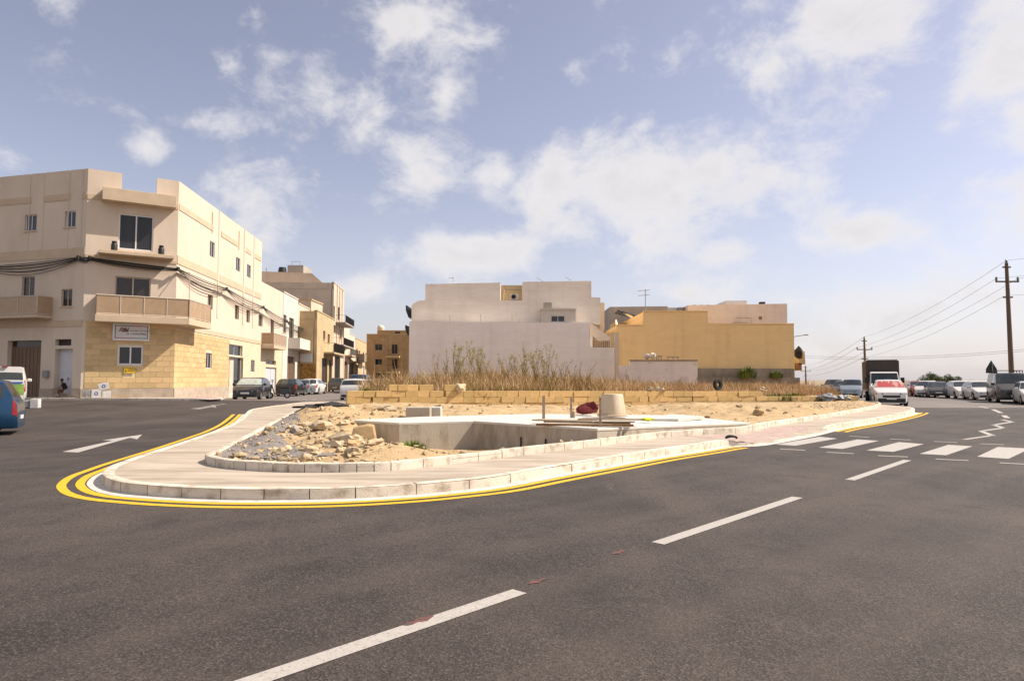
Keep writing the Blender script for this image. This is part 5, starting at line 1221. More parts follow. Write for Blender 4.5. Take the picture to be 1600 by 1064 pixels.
# scooter
def scooter(loc, heading):
    t = thing('motor_scooter', loc, 'black motor scooter leaning behind the black hatchback', 'scooter'); t.rotation_euler = (R(8), 0, heading)
    for x in (.62, -.58):
        mb = MB(); M = Matrix.Translation((x, 0, .24)) @ Matrix.Rotation(math.pi/2, 4, 'X'); mb.lathe([(.13, -.05), (.22, -.055), (.24, 0), (.22, .055), (.13, .05)], 18, M, True); w = mb.build('wheel', 'tyre', t, smooth=40, local=True)
        mb = MB(); mb.lathe([(.001, -.03), (.15, -.04), (.15, .04), (.001, .03)], 14, M); mb.build('rim', 'rim', w, smooth=30, local=True)
    mb = MB(); mb.prism([(-.85,-.16,.45),(-.75,-.16,.78),(-.05,-.16,.74),(.02,-.16,.35),(-.3,-.16,.26)], (0, .32, 0)); mb.build('body', 'paint_black', t, local=True, bevel=.05)
    mb = MB(); mb.prism([(.0,-.17,.30),(.36,-.17,.30),(.56,-.17,.95),(.48,-.17,.98),(.30,-.17,.40),(.0,-.17,.38)], (0, .34, 0)); mb.build('leg_shield', 'paint_black', t, local=True, bevel=.03)
    mb = MB(); mb.prism([(-.82,-.14,.78),(-.7,-.14,.88),(-.1,-.14,.82),(-.05,-.14,.74)], (0, .28, 0)); mb.build('seat', 'trim_black', t, local=True, bevel=.03)
    mb = MB(); mb.tube([(.48,-.34,1.08),(.52,-.1,1.02),(.52,.1,1.02),(.48,.34,1.08)], .022, 6); mb.tube([(.62,0,.24),(.52,0,1.0)], .035, 6); mb.build('handlebar', 'trim_black', t, local=True)
    mb = MB(); mb.rock((.55, 0, .96), .13, 3, 1, 2); mb.build('headlamp', 'lamp_clear', t, smooth=60, local=True)
    for s in (1, -1): mb = MB(); mb.tube([(.5, .26*s, 1.05), (.48, .34*s, 1.25)], .01, 5); mb.rock((.48, .36*s, 1.29), .075, 2, .8, 1); mb.build('mirror', 'trim_black', t, local=True)
scooter(sc_at(437, 3.9)-Vector((0, .0, 0)), face(-.95, -.35))
# right: white crossover and the canvas truck
car('parked_car', 'white crossover with a red sunshade parked in front of the canvas truck', 'suv', 'white', rc_at(1387, 42.8), face(-.42, -.91), group=None, screen='screen_red')
def truck(loc, heading):
    t = thing('canvas_truck', loc, 'white cab truck with dark brown canvas box behind the white crossover', 'truck'); t.rotation_euler = (0, 0, heading)
    mat('canvas_dark', (.060, .050, .044), .8, .1, 2, .3, 10, streak=(1, 6, .2)); mat('canvas_brown', (.22, .155, .11), .85, .12, 2, .3, 8, streak=(3, 1, .3))
    W = 2.05
    mb = MB(); mb.box((-2.9, -.75, .55), (2.4, .75, .78)); mb.build('chassis', 'trim_black', t, local=True)
    mb = MB(); mb.box((-2.95, -W/2-.06, .80), (.98, W/2+.06, .95)); bed = mb.build('load_bed', 'wood', t, local=True)
    mb = MB(); mb.box((-2.95, -W/2-.05, .951), (.95, W/2+.05, 1.33)); mb.build('dropside', 'garage_brown', bed, local=True, bevel=.01)
    mb = MB(); mb.prism([(-2.93,-W/2-.04,1.332),(-2.93,-W/2-.04,2.92),(-2.93,-W/2+.1,3.02),(-2.93,W/2-.1,3.02),(-2.93,W/2+.04,2.92),(-2.93,W/2+.04,1.332)], (3.85, 0, 0)); box = mb.build('canvas_cover', 'canvas_brown', t, local=True)
    mb = MB(); mb.prism([(.921,-W/2-.035,1.34),(.921,-W/2-.035,2.915),(.921,-W/2+.1,3.012),(.921,W/2-.1,3.012),(.921,W/2+.035,2.915),(.921,W/2+.035,1.34)], (.012, 0, 0)); mb.build('front_sheet', 'canvas_dark', box, local=True)
    for k in range(5):
        for s in (1, -1): mb = MB(); x = -2.6+k*.8; y = (W/2+.045)*s; mb.box((x-.02, min(y, y+.012*s), 1.34), (x+.02, max(y, y+.012*s), 2.9)); mb.build('strap', 'canvas_dark', box, local=True)
    cw = .93
    prof = [(.98,.62),(.98,2.05),(1.15,2.16),(1.75,2.14),(1.95,2.06),(2.38,1.32),(2.74,1.16),(2.86,.98),(2.88,.45),(2.55,.42),(2.5,.72),(2.3,.86),(2.05,.86),(1.82,.72),(1.75,.45),(.98,.5)]
    mb = MB(); n = len(prof); vs = []
    for y, k in ((-cw, 0), (cw, 0)):
        for x, z in prof: vs.append((x, y*(1 if z < 1.3 else 1-.09*(z-1.3)/.86), z))
    mb.add(vs, [tuple(range(n)), tuple(range(2*n-1, n-1, -1))]+[(i, (i+1) % n, n+(i+1) % n, n+i) for i in range(n)]); cab = mb.build('cab', 'paint_white', t, local=True, bevel=.03)
    mb = MB(); a, b = Vector((2.375, 0, 1.36)), Vector((1.985, 0, 2.03)); o = Vector((.035, 0, .02))
    mb.hexa([a+o*0+Vector((0,-.84,0)), a+Vector((0,.84,0)), a+o+Vector((0,.84,0)), a+o+Vector((0,-.84,0)), b+Vector((0,-.80,0)), b+Vector((0,.80,0)), b+o+Vector((0,.80,0)), b+o+Vector((0,-.80,0))]); mb.build('windscreen', 'car_glass', cab, local=True)
    for s in (1, -1):
        mb = MB(); mb.prism([(1.2,.935*s,1.36),(2.22,.935*s,1.36),(1.88,.875*s,1.98),(1.2,.875*s,1.98)], (0, .012*s, 0)); mb.build('side_window', 'car_glass', cab, local=True)
        mb = MB(); mb.box((2.05, min(1.0*s, 1.24*s), 1.36), (2.15, max(1.0*s, 1.24*s), 1.74)); mb.tube([(2.1, .9*s, 1.5), (2.1, 1.05*s, 1.5)], .02, 5); mb.build('wing_mirror', 'trim_black', cab, local=True)
        mb = MB(); mb.box((2.80, min(.52*s, .86*s), .78), (2.905, max(.52*s, .86*s), .98)); mb.build('headlight', 'lamp_clear', cab, local=True, bevel=.03)
        wheel(t, 2.16, .82*s, .36, s, .22); wheel(t, -1.6, .80*s, .36, s, .34)
    mb = MB(); mb.box((2.86, -.48, .80), (2.90, .48, .98)); mb.build('grille', 'trim_black', cab, local=True)
    mb = MB(); mb.box((2.86, -.92, .42), (2.95, .92, .62)); mb.build('bumper', 'trim_black', cab, local=True, bevel=.02)
truck(rc_at(1376.5, 50.2), face(-.40, -.92))
# row of parked cars on the right
RH = face(-.34, -.94)
row = [('parked_car', 'small dark red car, farthest and leftmost of the right-hand row', 'small', 'red', 1432, 68, RH, None), ('parked_car', 'pinkish white hatchback with its nose behind the dark saloon', 'hatch', 'pearl', 1447, 64.5, RH-.3, None),
       ('parked_car', 'dark saloon turned towards the camera in front of the green bushes', 'saloon', 'dusty', 1463, 61.5, RH-.15, None), ('parked_car', 'white hatchback just right of the green bushes', 'hatch', 'white', 1501, 58.3, RH, None),
       ('parked_car', 'white hatchback tucked in left of the dark van', 'hatch', 'white', 1530, 54.0, RH, None), ('parked_van', 'dark brown van with roof rack on the right-hand side', 'van', 'dusty', 1574, 48.6, RH-.12, None), ('parked_car', 'white car cut off by the right border', 'hatch', 'white', 1612, 44.3, RH-.15, None)]
for nm, lb, kd, cl_, px, Y, hd, _ in row: car(nm, lb, kd, cl_, rc_at(px, Y), hd, 'van' if kd == 'van' else 'car', 'vehicles parked on the right', rack=(kd == 'van'), plate='', sc=1.06 if kd == 'van' else 1.0)
for lb, kd, cl_, px, Y in (('dark tan car behind the dry grass left of the truck', 'mpv', 'tan', 1304, 66), ('dark car with maroon tail behind the grass, middle of three', 'hatch', 'grey', 1317, 64), ('steel blue car behind the grass right beside the truck', 'mpv', 'steel', 1332, 61)):
    car('parked_car', lb, kd, cl_, rc_at(px, Y)+Vector((0, 0, .0)), face(-.55, -.84), 'car', 'cars beyond the grass')
# ------------------------------------------------------------------ waste ground behind the wall: terrain, dry grass, weeds
mat('dry_field', (.34, .235, .13), .95, .25, 1.4, .6, 10, col2=(.26, .19, .11))
FIELD = [WL.xy+Vector((-.3, .35)), WR.xy+Vector((0, .35)), Vector((24.0, 50)), Vector((32.5, 76)), Vector((32.5, 90)), Vector((-12.6, 90)), Vector((-11.0, 72)), Vector((-8.6, 48)), Vector((-7.9, 34))]
FP = [(p[0], p[1]) for p in FIELD]
def field_z(x, y):
    d = pdist(x, y, FP); s = (Vector((x, y, 0))-WL).dot(wdir); b = max(0, min(wlen, s))
    base = .46+(.20-.46)*b/wlen; far = sm(3, 25, y-(WL.y+wdir.y*b)); base = base*(1-far)+far*.28
    return base+.12+sm(0, 1.5, d)*(.14+.16*mnoise.noise(Vector((x*.35, y*.35, 7)))+.05*mnoise.noise(Vector((x*1.3, y*1.3, 2))))
struct(sheet('waste_ground', FIELD, 1.0, field_z, 'dry_field'))
def grass_mat(name, a, b):
    m = bpy.data.materials.new(name); m.use_nodes = True; N = m.node_tree.nodes; L = m.node_tree.links; bs = N['Principled BSDF']; bs.inputs['Roughness'].default_value = .85; bs.inputs['Specular IOR Level'].default_value = .15
    g = N.new('ShaderNodeNewGeometry'); t = N.new('ShaderNodeTexCoord'); n = N.new('ShaderNodeTexNoise'); n.inputs['Scale'].default_value = .33; n.inputs['Detail'].default_value = 3; L.new(t.outputs['Object'], n.inputs['Vector'])
    ad = N.new('ShaderNodeMath'); ad.operation = 'MULTIPLY_ADD'; L.new(g.outputs['Random Per Island'], ad.inputs[0]); ad.inputs[1].default_value = .55; L.new(n.outputs['Fac'], ad.inputs[2])
    mr = N.new('ShaderNodeMapRange'); L.new(ad.outputs[0], mr.inputs[0]); mr.inputs[1].default_value = .45; mr.inputs[2].default_value = 1.1
    x = N.new('ShaderNodeMix'); x.data_type = 'RGBA'; L.new(mr.outputs[0], x.inputs[0]); x.inputs[6].default_value = a+(1,); x.inputs[7].default_value = b+(1,); L.new(x.outputs[2], bs.inputs['Base Color']); MATS[name] = m
grass_mat('grass_dry', (.36, .20, .10), (.60, .43, .24)); grass_mat('grass_green', (.07, .11, .02), (.20, .22, .05)); grass_mat('grass_olive', (.20, .15, .045), (.36, .28, .10))
def blades(mb, x, y, z, h, w, rg, n=1, lean=.35):
    for _ in range(n):
        a = rg.uniform(0, 6.283); l = rg.uniform(.05, lean)*h; hh = h*rg.uniform(.6, 1.15); bx, by = x+rg.uniform(-.12, .12), y+rg.uniform(-.12, .12)
        dx, dy = math.cos(a), math.sin(a); b = rg.uniform(0, 6.283); ox, oy = math.cos(b)*w/2, math.sin(b)*w/2
        mb.add([(bx-ox, by-oy, z-.03), (bx+ox, by+oy, z-.03), (bx+dx*l*.4+ox*.6, by+dy*l*.4+oy*.6, z+hh*.6), (bx+dx*l*.4-ox*.6, by+dy*l*.4-oy*.6, z+hh*.6), (bx+dx*l, by+dy*l, z+hh)], [(0, 1, 2, 3), (3, 2, 4)])
rg = random.Random(21); md, mo = MB(), MB()
for k in range(30000):
    Yd = 31+44*rg.random()**1.5; u = rg.uniform(-.24, .50); x = u*Yd
    if not inpoly(x, Yd, FP): continue
    d = pdist(x, Yd, FP)
    if d < .5: continue
    dw = (Vector((x, Yd, 0))-WL).dot(-wn)
    if dw < 1.0 and rg.random() < .75: continue
    pn = mnoise.noise(Vector((x*.22, Yd*.22, 5)))
    if dw < 3.5 and pn < -.05 and rg.random() < .8: continue
    hgt = (.62+.40*pn+.35*mnoise.noise(Vector((x*1.1, Yd*1.1, 8)))+rg.uniform(-.2, .3)+(.5 if rg.random() < .04 else 0))*(1 if dw > 3 else .62)*(1+.45*math.exp(-((u+.02)/.13)**2))*(.85+.3*sm(-.35, .0, -u))
    blades(mo if (pn > .28 and rg.random() < .4) or rg.random() < .04+.16*math.exp(-((u+.06)/.09)**2) else md, x, Yd, field_z(x, Yd), max(.2, hgt), .018+.0005*Yd, rg, 4, .75)
tag(md.build('dry_grass', 'grass_dry'), 'tall reddish dry grass covering the waste ground behind the wall', 'grass', kind='stuff')
tag(mo.build('olive_grass', 'grass_olive'), 'olive half dry grass tufts mixed into the waste ground', 'grass', kind='stuff')
# tall dead weeds, each a plant with stems and seed heads
mat('weed_stem', (.28, .185, .08), .9, .2, 4); mat('weed_head', (.30, .19, .075), .9, .3, 6, island=.4); mat('weed_leaf', (.34, .255, .05), .9, .3, 6, island=.4)
def weed(px, Yd, top, n, spread, lean, lb, seed, leafy=.5):
    rg = random.Random(seed); u = (px-800)/FPX; x0 = u*Yd; z0 = field_z(x0, Yd); H = gy(px, top, Yd).z-z0
    t = thing('dead_weed', (x0, Yd, z0), lb, 'weed', 'tall dead weeds before the white building'); ms, mh = MB(), MB()
    def branch(p, d, L, r, lvl):
        pts = [p]; q = p.copy(); k = 5
        for i in range(k):
            d = (d+Vector((rg.uniform(-.12, .12), rg.uniform(-.12, .12), rg.uniform(-.02, .08)))).normalized(); q = q+d*L/k; pts.append(q.copy())
        ms.tube(pts, [r*(1-.12*i) for i in range(k+1)], 4)
        if lvl < 2:
            for i in range(2, k+1):
                for _ in range(1 if lvl == 0 or rg.random() < .55 else 0):
                    dd = (d+Vector((rg.uniform(-.6, .6), rg.uniform(-.6, .6), rg.uniform(.1, .5)))).normalized(); branch(pts[i], dd, L*rg.uniform(.16, .32), r*.5, lvl+1)
        for i in range(2, k+1):
            for _ in range((3 if lvl else 2) if leafy > .3 else (1 if rg.random() < .6 else 0)):
                c = pts[i]+Vector((rg.gauss(0, .04), rg.gauss(0, .04), rg.gauss(0, .04))); s = rg.uniform(.018, .042); a = Vector((rg.gauss(0, 1), rg.gauss(0, 1), rg.gauss(0, 1))).normalized(); b = a.orthogonal().normalized()
                mh.add([c-a*s, c+b*s*.6, c+a*s, c-b*s*.6], [(0, 1, 2, 3)])
    for k in range(n+3):
        a = rg.uniform(0, 6.28); d = Vector((math.cos(a)*spread+lean, math.sin(a)*spread, 1)).normalized(); branch(Vector((x0+rg.gauss(0, .22), Yd+rg.gauss(0, .12), z0-.05)), d, H*rg.uniform(.72, 1.02)/max(.4, d.z), .019, 0)
    ms.build('stems', 'weed_stem', t)['kind'] = 'stuff'; mh.build('seed_heads', 'weed_head' if leafy < .6 else 'weed_leaf', t)['kind'] = 'stuff'
W_ = [(692, 39, 561, 5, .25, 0, 'sparse dead weed, leftmost of the tall weeds', .3), (713, 38, 549, 7, .22, .02, 'bushy olive dead weed, second from the left', .9), (758, 40, 551, 6, .16, -.32, 'dead weed leaning to the left', .8), (786, 39, 556, 4, .15, 0, 'thin dead weed right of the leaning one', .3),
      (822, 39, 552, 6, .20, -.25, 'olive dead weed leaning left near the middle of the white wall', .9), (846, 38, 549, 8, .18, .0, 'tallest dead weed before the white wall', .9), (880, 40, 572, 7, .40, 0, 'low spreading dead weed below the roof room window', .3), (905, 40, 576, 7, .45, .1, 'low spreading grey dead weed, rightmost before the white wall', .2)]
for k, (px, Yd, tp_, n, sp, ln, lb, lf) in enumerate(W_): weed(px, Yd, tp_, n, sp, ln, lb, 40+k, lf)
# green tufts
def tuft(px, py_base, w, h, lb, m='grass_green', Yd=None, zf=None, n=260, nm='green_tuft'):
    Yd = Yd or 34; u = (px-800)/FPX; x0 = u*Yd; z0 = zf(x0, Yd) if zf else field_z(x0, Yd); rg = random.Random(int(px)); mb = MB()
    for k in range(n):
        a, r = rg.uniform(0, 6.28), w*math.sqrt(rg.random()); x, y = x0+r*math.cos(a), Yd+r*math.sin(a)*.6; z = zf(x, y) if zf else field_z(x, y)
        a2 = math.atan2(y-Yd, x-x0); hh = h*(1.05-.5*(r/w)**2)*rg.uniform(.6, 1.1); l = hh*rg.uniform(.2, .7)*r/w+.02; ww = .008+.0005*Yd; c, s_ = math.cos(a2+1.57)*ww, math.sin(a2+1.57)*ww
        mb.add([(x-c, y-s_, z-.02), (x+c, y+s_, z-.02), (x+math.cos(a2)*l*.4+c*.8, y+math.sin(a2)*l*.4+s_*.8, z+hh*.65), (x+math.cos(a2)*l*.4-c*.8, y+math.sin(a2)*l*.4-s_*.8, z+hh*.65), (x+math.cos(a2)*l, y+math.sin(a2)*l, z+hh)], [(0, 1, 2, 3), (3, 2, 4)])
    tag(mb.build(nm, m), lb, 'plant', 'green tufts')
def wallY(px, back): s = px_s(px); return (WL+wdir*s).y+back
for px, w, h, lb in ((573, .55, .42, 'bright green tuft on the left end of the block wall'), (1003, .6, .38, 'green tuft behind the wall, above the tub'), (1062, .8, .36, 'low wide green tuft behind the wall right of the tub'), (1215, 1.1, .42, 'long green patch behind the right part of the wall'), (1240, .7, .48, 'dark green tuft at the right end of the green patch'), (739, 1.0, .75, 'yellow green bush at the foot of the second tall weed')):
    Yd = wallY(px, .75); zf = None
    if px == 573: zf = lambda x, y: wz(1)+.36; Yd = wallY(px, .55)
    tuft(px, 0, w, h, lb, 'grass_green' if px != 739 else 'grass_olive', Yd, zf)
mat('pit_green', (.16, .24, .02), .8, .3, 6, island=.3)
c = gp(645, 703, .05); tuft(645, 0, .34, .36, 'bright green tuft growing at the foot of the concrete wall', 'pit_green', 16.6, soil_z, 420)
for px, Yd, lb in ((1167, 73.3, 'green shrub on the footing of the yellow building, left one'), (1212, 73.3, 'green shrub on the footing of the yellow building, right one')):
    z = gy(px, 589, Yd).z; tuft(px, 0, .9 if px < 1200 else .7, 1.3 if px < 1200 else .8, lb, 'grass_green', Yd, lambda x, y: z-.1, 300, 'wall_shrub')
# bushes beyond the parked cars
mat('leaf_dark', (.055, .075, .018), .9, .3, 5, island=.5, spec=.1); mat('leaf_olive', (.10, .10, .03), .7, .3, 5, island=.5); mat('bark', (.10, .075, .05), .9, .2, 5)
def bush(px, Yd, w, h, lb, seed, m='leaf_dark'):
    rg = random.Random(seed); u = (px-800)/FPX; x0 = u*Yd; t = thing('bush', (x0, Yd, 0), lb, 'bush', 'bushes beyond the parked cars'); mb = MB(); ms = MB(); cl_ = [(rg.gauss(0, w*.38), rg.gauss(0, w*.3), h*rg.uniform(.35, .85), rg.uniform(.35, .6)) for _ in range(14)]
    for cx, cy, czz, cr in cl_:
        ms.tube([(x0, Yd, 0), (x0+cx*.5, Yd+cy*.5, czz*.6), (x0+cx, Yd+cy, czz)], [.06, .04, .015], 4)
        for _ in range(190):
            d = Vector((rg.gauss(0, 1), rg.gauss(0, 1), rg.gauss(0, 1))).normalized()*cr*rg.random()**.4; c = Vector((x0+cx+d.x, Yd+cy+d.y, max(.1, czz+d.z*.8))); s = rg.uniform(.05, .11); a = Vector((rg.gauss(0, 1), rg.gauss(0, 1), rg.gauss(0, 1))).normalized(); b = a.orthogonal().normalized()
            mb.add([c-a*s, c+b*s*.5, c+a*s, c-b*s*.5], [(0, 1, 2, 3)])
    ms.build('trunk', 'bark', t); mb.build('crown', m, t)
bush(1456, 75, 1.6, 2.5, 'green bush behind the dark saloon', 3); bush(1483, 74, 1.5, 2.1, 'smaller green bush left of the white hatchback', 5)
mb = MB(); rg = random.Random(5)
for k in range(3000):
    Yd = rg.uniform(70, 86); x = Yd*rg.uniform(.48, .80); blades(mb, x, Yd, ground_z(x, Yd), rg.uniform(.7, 1.7), .06, rg, 2)
tag(mb.build('verge_grass', 'grass_dry'), 'dry grass on the verge beyond the parked cars', 'grass', kind='stuff')

# ------------------------------------------------------------------ power poles and wires
mat('pole_wood', (.17, .115, .08), .9, .2, 2, .4, 20, streak=(3, 3, .3)); mat('insulator', (.10, .14, .10), .2, .1); mat('wire', (.16, .15, .15), .6)
def pole(px, ytop, Yd, lb, lean, r=.15, k=1.0):
    b = Vector(((px-800)/FPX*Yd, Yd, -.1)); tp_ = gy(px, ytop, Yd); tp_.x = b.x+lean; t = thing('power_pole', b, lb, 'power pole', 'power poles')
    mb = MB(); mb.cyl(b, tp_, r*1.25, r*.75, 10); mb.build('post', 'pole_wood', t, smooth=40)
    arms = []
    for dz, w in ((.35, .32*k), (1.55, .95*k), (2.85, .38*k)):
        c = tp_-Vector((0, 0, dz)); mb = MB(); mb.box((c.x-w, c.y-.06, c.z-.06), (c.x+w, c.y+.06, c.z+.06)); mb.build('cross_arm', 'pole_wood', t)
        if dz == 1.55:
            for s in (-1, 1): q = c+Vector((s*(w-.06), 0, .06)); mb = MB(); mb.lathe([(.05, 0), (.10, .08), (.06, .16), (.10, .24), (.03, .34)], 8, Matrix.Translation(q)); mb.build('insulator', 'insulator', t, smooth=50); arms.append(q+Vector((0, 0, .2)))
        else: arms.append(c+Vector((-w*.8, 0, .1)))
    q = tp_; mb = MB(); mb.lathe([(.05, 0), (.10, .08), (.06, .16), (.09, .24), (.03, .32)], 8, Matrix.Translation(q)); mb.build('insulator', 'insulator', t, smooth=50); arms[0] = q+Vector((0, 0, .2))
    return t, arms
t1, a1 = pole(1580, 411, 56, 'tall wooden power pole behind the dark van', -.05, .17)
t2, a2 = pole(1351.5, 529, 96, 'middle power pole rising behind the canvas truck', 0, .16, 1.15)
t3, a3 = pole(1258.5, 572, 205, 'small far power pole right of the yellow building', 0, .2, 1.6)
a0 = [p+Vector((14, -40, 1.2)) for p in a1]
wl = [('wires running from the tall pole to the middle pole', a1, a2, .7, .012), ('wires running from the middle pole to the far pole', a2, a3, .9, .02), ('wires leaving the tall pole past the right border', a1, a0, .8, .012)]
for lb, A, B, sg_, r in wl:
    t = thing('power_wires', A[0], lb, 'wires')
    for p, q in zip(A, B): mb = MB(); mb.tube(sag(p, q, sg_, 14), r, 4); mb.build('wire', 'wire', t)
t = thing('telephone_wires', gy(1600, 545, 60), 'pair of thin wires crossing low behind the truck to the right border', 'wires')
for dy in (0, 3): mb = MB(); mb.tube(sag(gy(1242, 555+dy, 77), gy(1640, 542+dy, 55), .5, 12), .014, 4); mb.build('wire', 'wire', t)

# triangular road sign seen from behind, above the van
mat('sign_back', (.02, .024, .03), .5, .1)
p = rc_at(1549.5, 51.5); t = thing('road_sign', p, 'dark back of a triangular road sign above the roof of the van', 'road sign')
zc = gy(1549, 563, 51.5).z; mb = MB(); q = [gy(1541, 583, 51.5), gy(1541, 576.5, 51.5), gy(1549, 563, 51.5), gy(1558, 576.5, 51.5), gy(1558, 583, 51.5)]; mb.prism(q, (0, .03, 0)); mb.build('sign_plate', 'sign_back', t)
mb = MB(); mb.cyl(p, Vector((p.x, p.y-.05, zc-.2)), .035, n=8); mb.build('post', 'grey_metal', t)

# ------------------------------------------------------------------ building site bits on the slab
sz_at = lambda px, py: gz(px, py, SZ+.02)
mat('tub', (.54, .42, .29), .6, .1, 3, .2, 6, streak=(6, 6, .2)); mat('crimson', (.17, .008, .012), .7, .3, 6, .4, 20); mat('hivis', (.62, .66, .02), .7, .15, 8)
def stake(px, ytop, ybot, w, lb, lean=0):
    b = sz_at(px, ybot); tp_ = gy(px+lean, ytop, b.y); mb = MB(); mb.hexa([b+Vector(v) for v in ((-w, -.02, 0), (w, -.02, 0), (w, .02, 0), (-w, .02, 0))]+[tp_+Vector(v) for v in ((-w*.95, -.02, 0), (w*.95, -.02, 0), (w*.95, .02, .01), (-w*.95, .02, -.01))])
    tag(mb.build('timber_stake', 'wood', bevel=.004), lb, 'stake', 'timber stakes on the slab')
stake(849.5, 618, 655.5, .04, 'leftmost upright timber stake on the slab'); stake(892.5, 619.5, 653, .032, 'middle upright timber stake on the slab'); stake(938, 620, 667, .030, 'upright timber stake in front of the plastic tub')
b = sz_at(896.5, 653); mb = MB(); mb.cyl(b, b+Vector((0, 0, .19)), .045, .04, 10); tag(mb.build('timber_stub', 'wood', bevel=.004), 'short round wooden stub beside the middle stake', 'post')
c = sz_at(957, 650); t = thing('plastic_tub', c, 'cream plastic tub standing upside down on the slab', 'tub')
mb = MB(); w0 = 32*c.y/FPX; n = 28; Hh = gy(957, 615.5, c.y).z-c.z
prof = []
for k in range(n): 
    a = 2*math.pi*k/n; rr = .36*(1+.12*(abs(math.cos(2*a)))); prof.append((math.cos(a)*rr, math.sin(a)*rr))
vs = []; lv = [(0, 1.12), (.03, 1.12), (.035, 1.02), (.95, .80), (1.0, .74)]
for h, k in lv: vs += [(c.x+x*k*(1+.012*(i % 2)), c.y+y*k*(1+.012*(i % 2)), c.z+h*Hh) for i, (x, y) in enumerate(prof)]
mb.add(vs, [(j*n+i, j*n+(i+1) % n, (j+1)*n+(i+1) % n, (j+1)*n+i) for j in range(len(lv)-1) for i in range(n)]+[tuple(range(4*n, 5*n))]); mb.build('shell', 'tub', t, smooth=35)
mb = MB(); 
for k in range(n): a = 2*math.pi*k/n; 
mb.lathe([(.44, 0.0), (.46, .02), (.46, .05), (.44, .06), (.40, .05)], 24, Matrix.Translation(c), True); mb.build('rim', 'tub', t, smooth=40)
c = sz_at(923.5, 647.5); mb = MB(); mb.rock(c+Vector((-.05, .1, .19)), .24, 11, .85, 2); tag(mb.build('red_bundle', 'crimson', smooth=40), 'dark red net bundle lying beside the plastic tub', 'bundle')
mb2 = bpy.data.objects['red_bundle']; mb2.data.transform(Matrix.Translation(c) @ Matrix.Diagonal((1.5, 1, 1, 1)) @ Matrix.Translation(-c))
c = sz_at(918, 661); ang = R(-16)
def plank(px0, py0, px1, py1, z, w, th, lb, m='wood'):
    a, b = gz(px0, py0, SZ+z), gz(px1, py1, SZ+z); d = (b-a); d.z = 0; L = d.length; mb = MB(); mb.box((0, -w/2, 0), (L, w/2, th)); o = mb.build('timber_plank', m, bevel=.004); o.location = a; o.rotation_euler = (0, 0, math.atan2(d.y, d.x)); tag(o, lb, 'plank', 'timber planks on the slab')
plank(838, 664.5, 990, 666, .01, .10, .05, 'lower bearer plank at the front edge of the slab', 'rust'); plank(850, 660, 985, 662.5, .01, .10, .05, 'rear bearer plank hidden under the boards')
plank(836, 656.5, 930, 659, .085, .42, .03, 'left board lying on the bearers'); plank(903, 655.5, 1003, 656, .12, .34, .03, 'upper right board on the bearers'); plank(930, 659.5, 992, 660, .085, .28, .03, 'front right board on the bearers')
c = sz_at(1012, 657); mb = MB(); mb.rock(c+Vector((0, 0, .035)), .14, 8, .5, 2); tag(mb.build('yellow_bag', 'hivis', smooth=50), 'crumpled fluorescent yellow bag on the slab', 'bag')
# leaning stone slab, loose big stones and blocks in the bed
mat('stone_warm', (.46, .31, .16), .9, .2, 3, .4, 14); 
b = gz(566, 697, .30); k = b.y/FPX; mb = MB(); poly = [(-23, 0), (24, 0), (22, 8), (13, 37), (4, 38), (-19, 34), (-20, 20)]
mb.prism([Vector((b.x+x*k, b.y+.25*y/38, b.z-.12+y*k*1.06)) for x, y in poly], (0, .12, .03)); tag(mb.build('leaning_stone', 'stone_warm', bevel=.02), 'tan stone slab leaning against the left concrete wall', 'stone')
b = gz(655, 650, .47); mb = MB(); mb.box((b.x-.42, b.y, b.z-.3), (b.x+.33, b.y+.5, b.z+.27)); tag(mb.build('concrete_block', 'concrete', bevel=.015), 'square grey concrete block below the block wall', 'block')
b = gz(679, 649, .46); mb = MB(); mb.box((b.x-.16, b.y-.02, b.z-.3), (b.x+.2, b.y+.45, b.z+.26)); tag(mb.build('white_block', 'concrete_new', bevel=.015), 'pale block beside the square concrete block', 'block')
mat('asphalt_lump', (.03, .027, .026), .9, .3, 9, .8, 30); mat('stone_pale', (.56, .44, .29), .9, .2, 3, .4, 20)
for px, py, r, m, lb, fl in ((500, 647, .42, 'asphalt_lump', 'broken black asphalt slab, left of two at the back of the bed', .25), (517, 649.5, .48, 'asphalt_lump', 'broken black asphalt slab, right of two at the back of the bed', .22), (478, 652, .34, 'asphalt_lump', 'thin black asphalt shard near the back kerb of the bed', .2),
     (498, 688, .22, 'stone_pale', 'flat pale stone in the middle of the rubble', .7), (537, 700, .26, 'stone_pale', 'large rough stone left of the leaning slab', .8), (552, 707, .20, 'stone_warm', 'brown stone at the front of the rubble', .7), (520, 704, .18, 'stone_pale', 'round pale stone right of the grey chippings', .8), (575, 650, .3, 'stone_warm', 'reddish stone lying behind the slab', .4), (600, 645, .3, 'stone_pale', 'grey pile of rubble below the wall, left', .6), (612, 648, .26, 'stone_pale', 'grey pile of rubble below the wall, right', .6),
     (1186, 651, .26, 'stone_warm', 'brown clod beside the right end of the slab', .7), (478, 672, .17, 'stone_pale', 'small pale boulder in the grey chippings', .8), (460, 690, .15, 'gravel_grey', 'grey lump on the chippings', .8)):
    p = gp(px, py, .3); z = soil_z(p.x, p.y); mb = MB(); mb.rock((p.x, p.y, z+r*fl*.35), r, int(px), fl, 2); tag(mb.build('stone' if 'slab' not in lb or 'behind' in lb or 'end of' in lb or 'leaning' in lb else 'asphalt_piece', m), lb, 'stone')
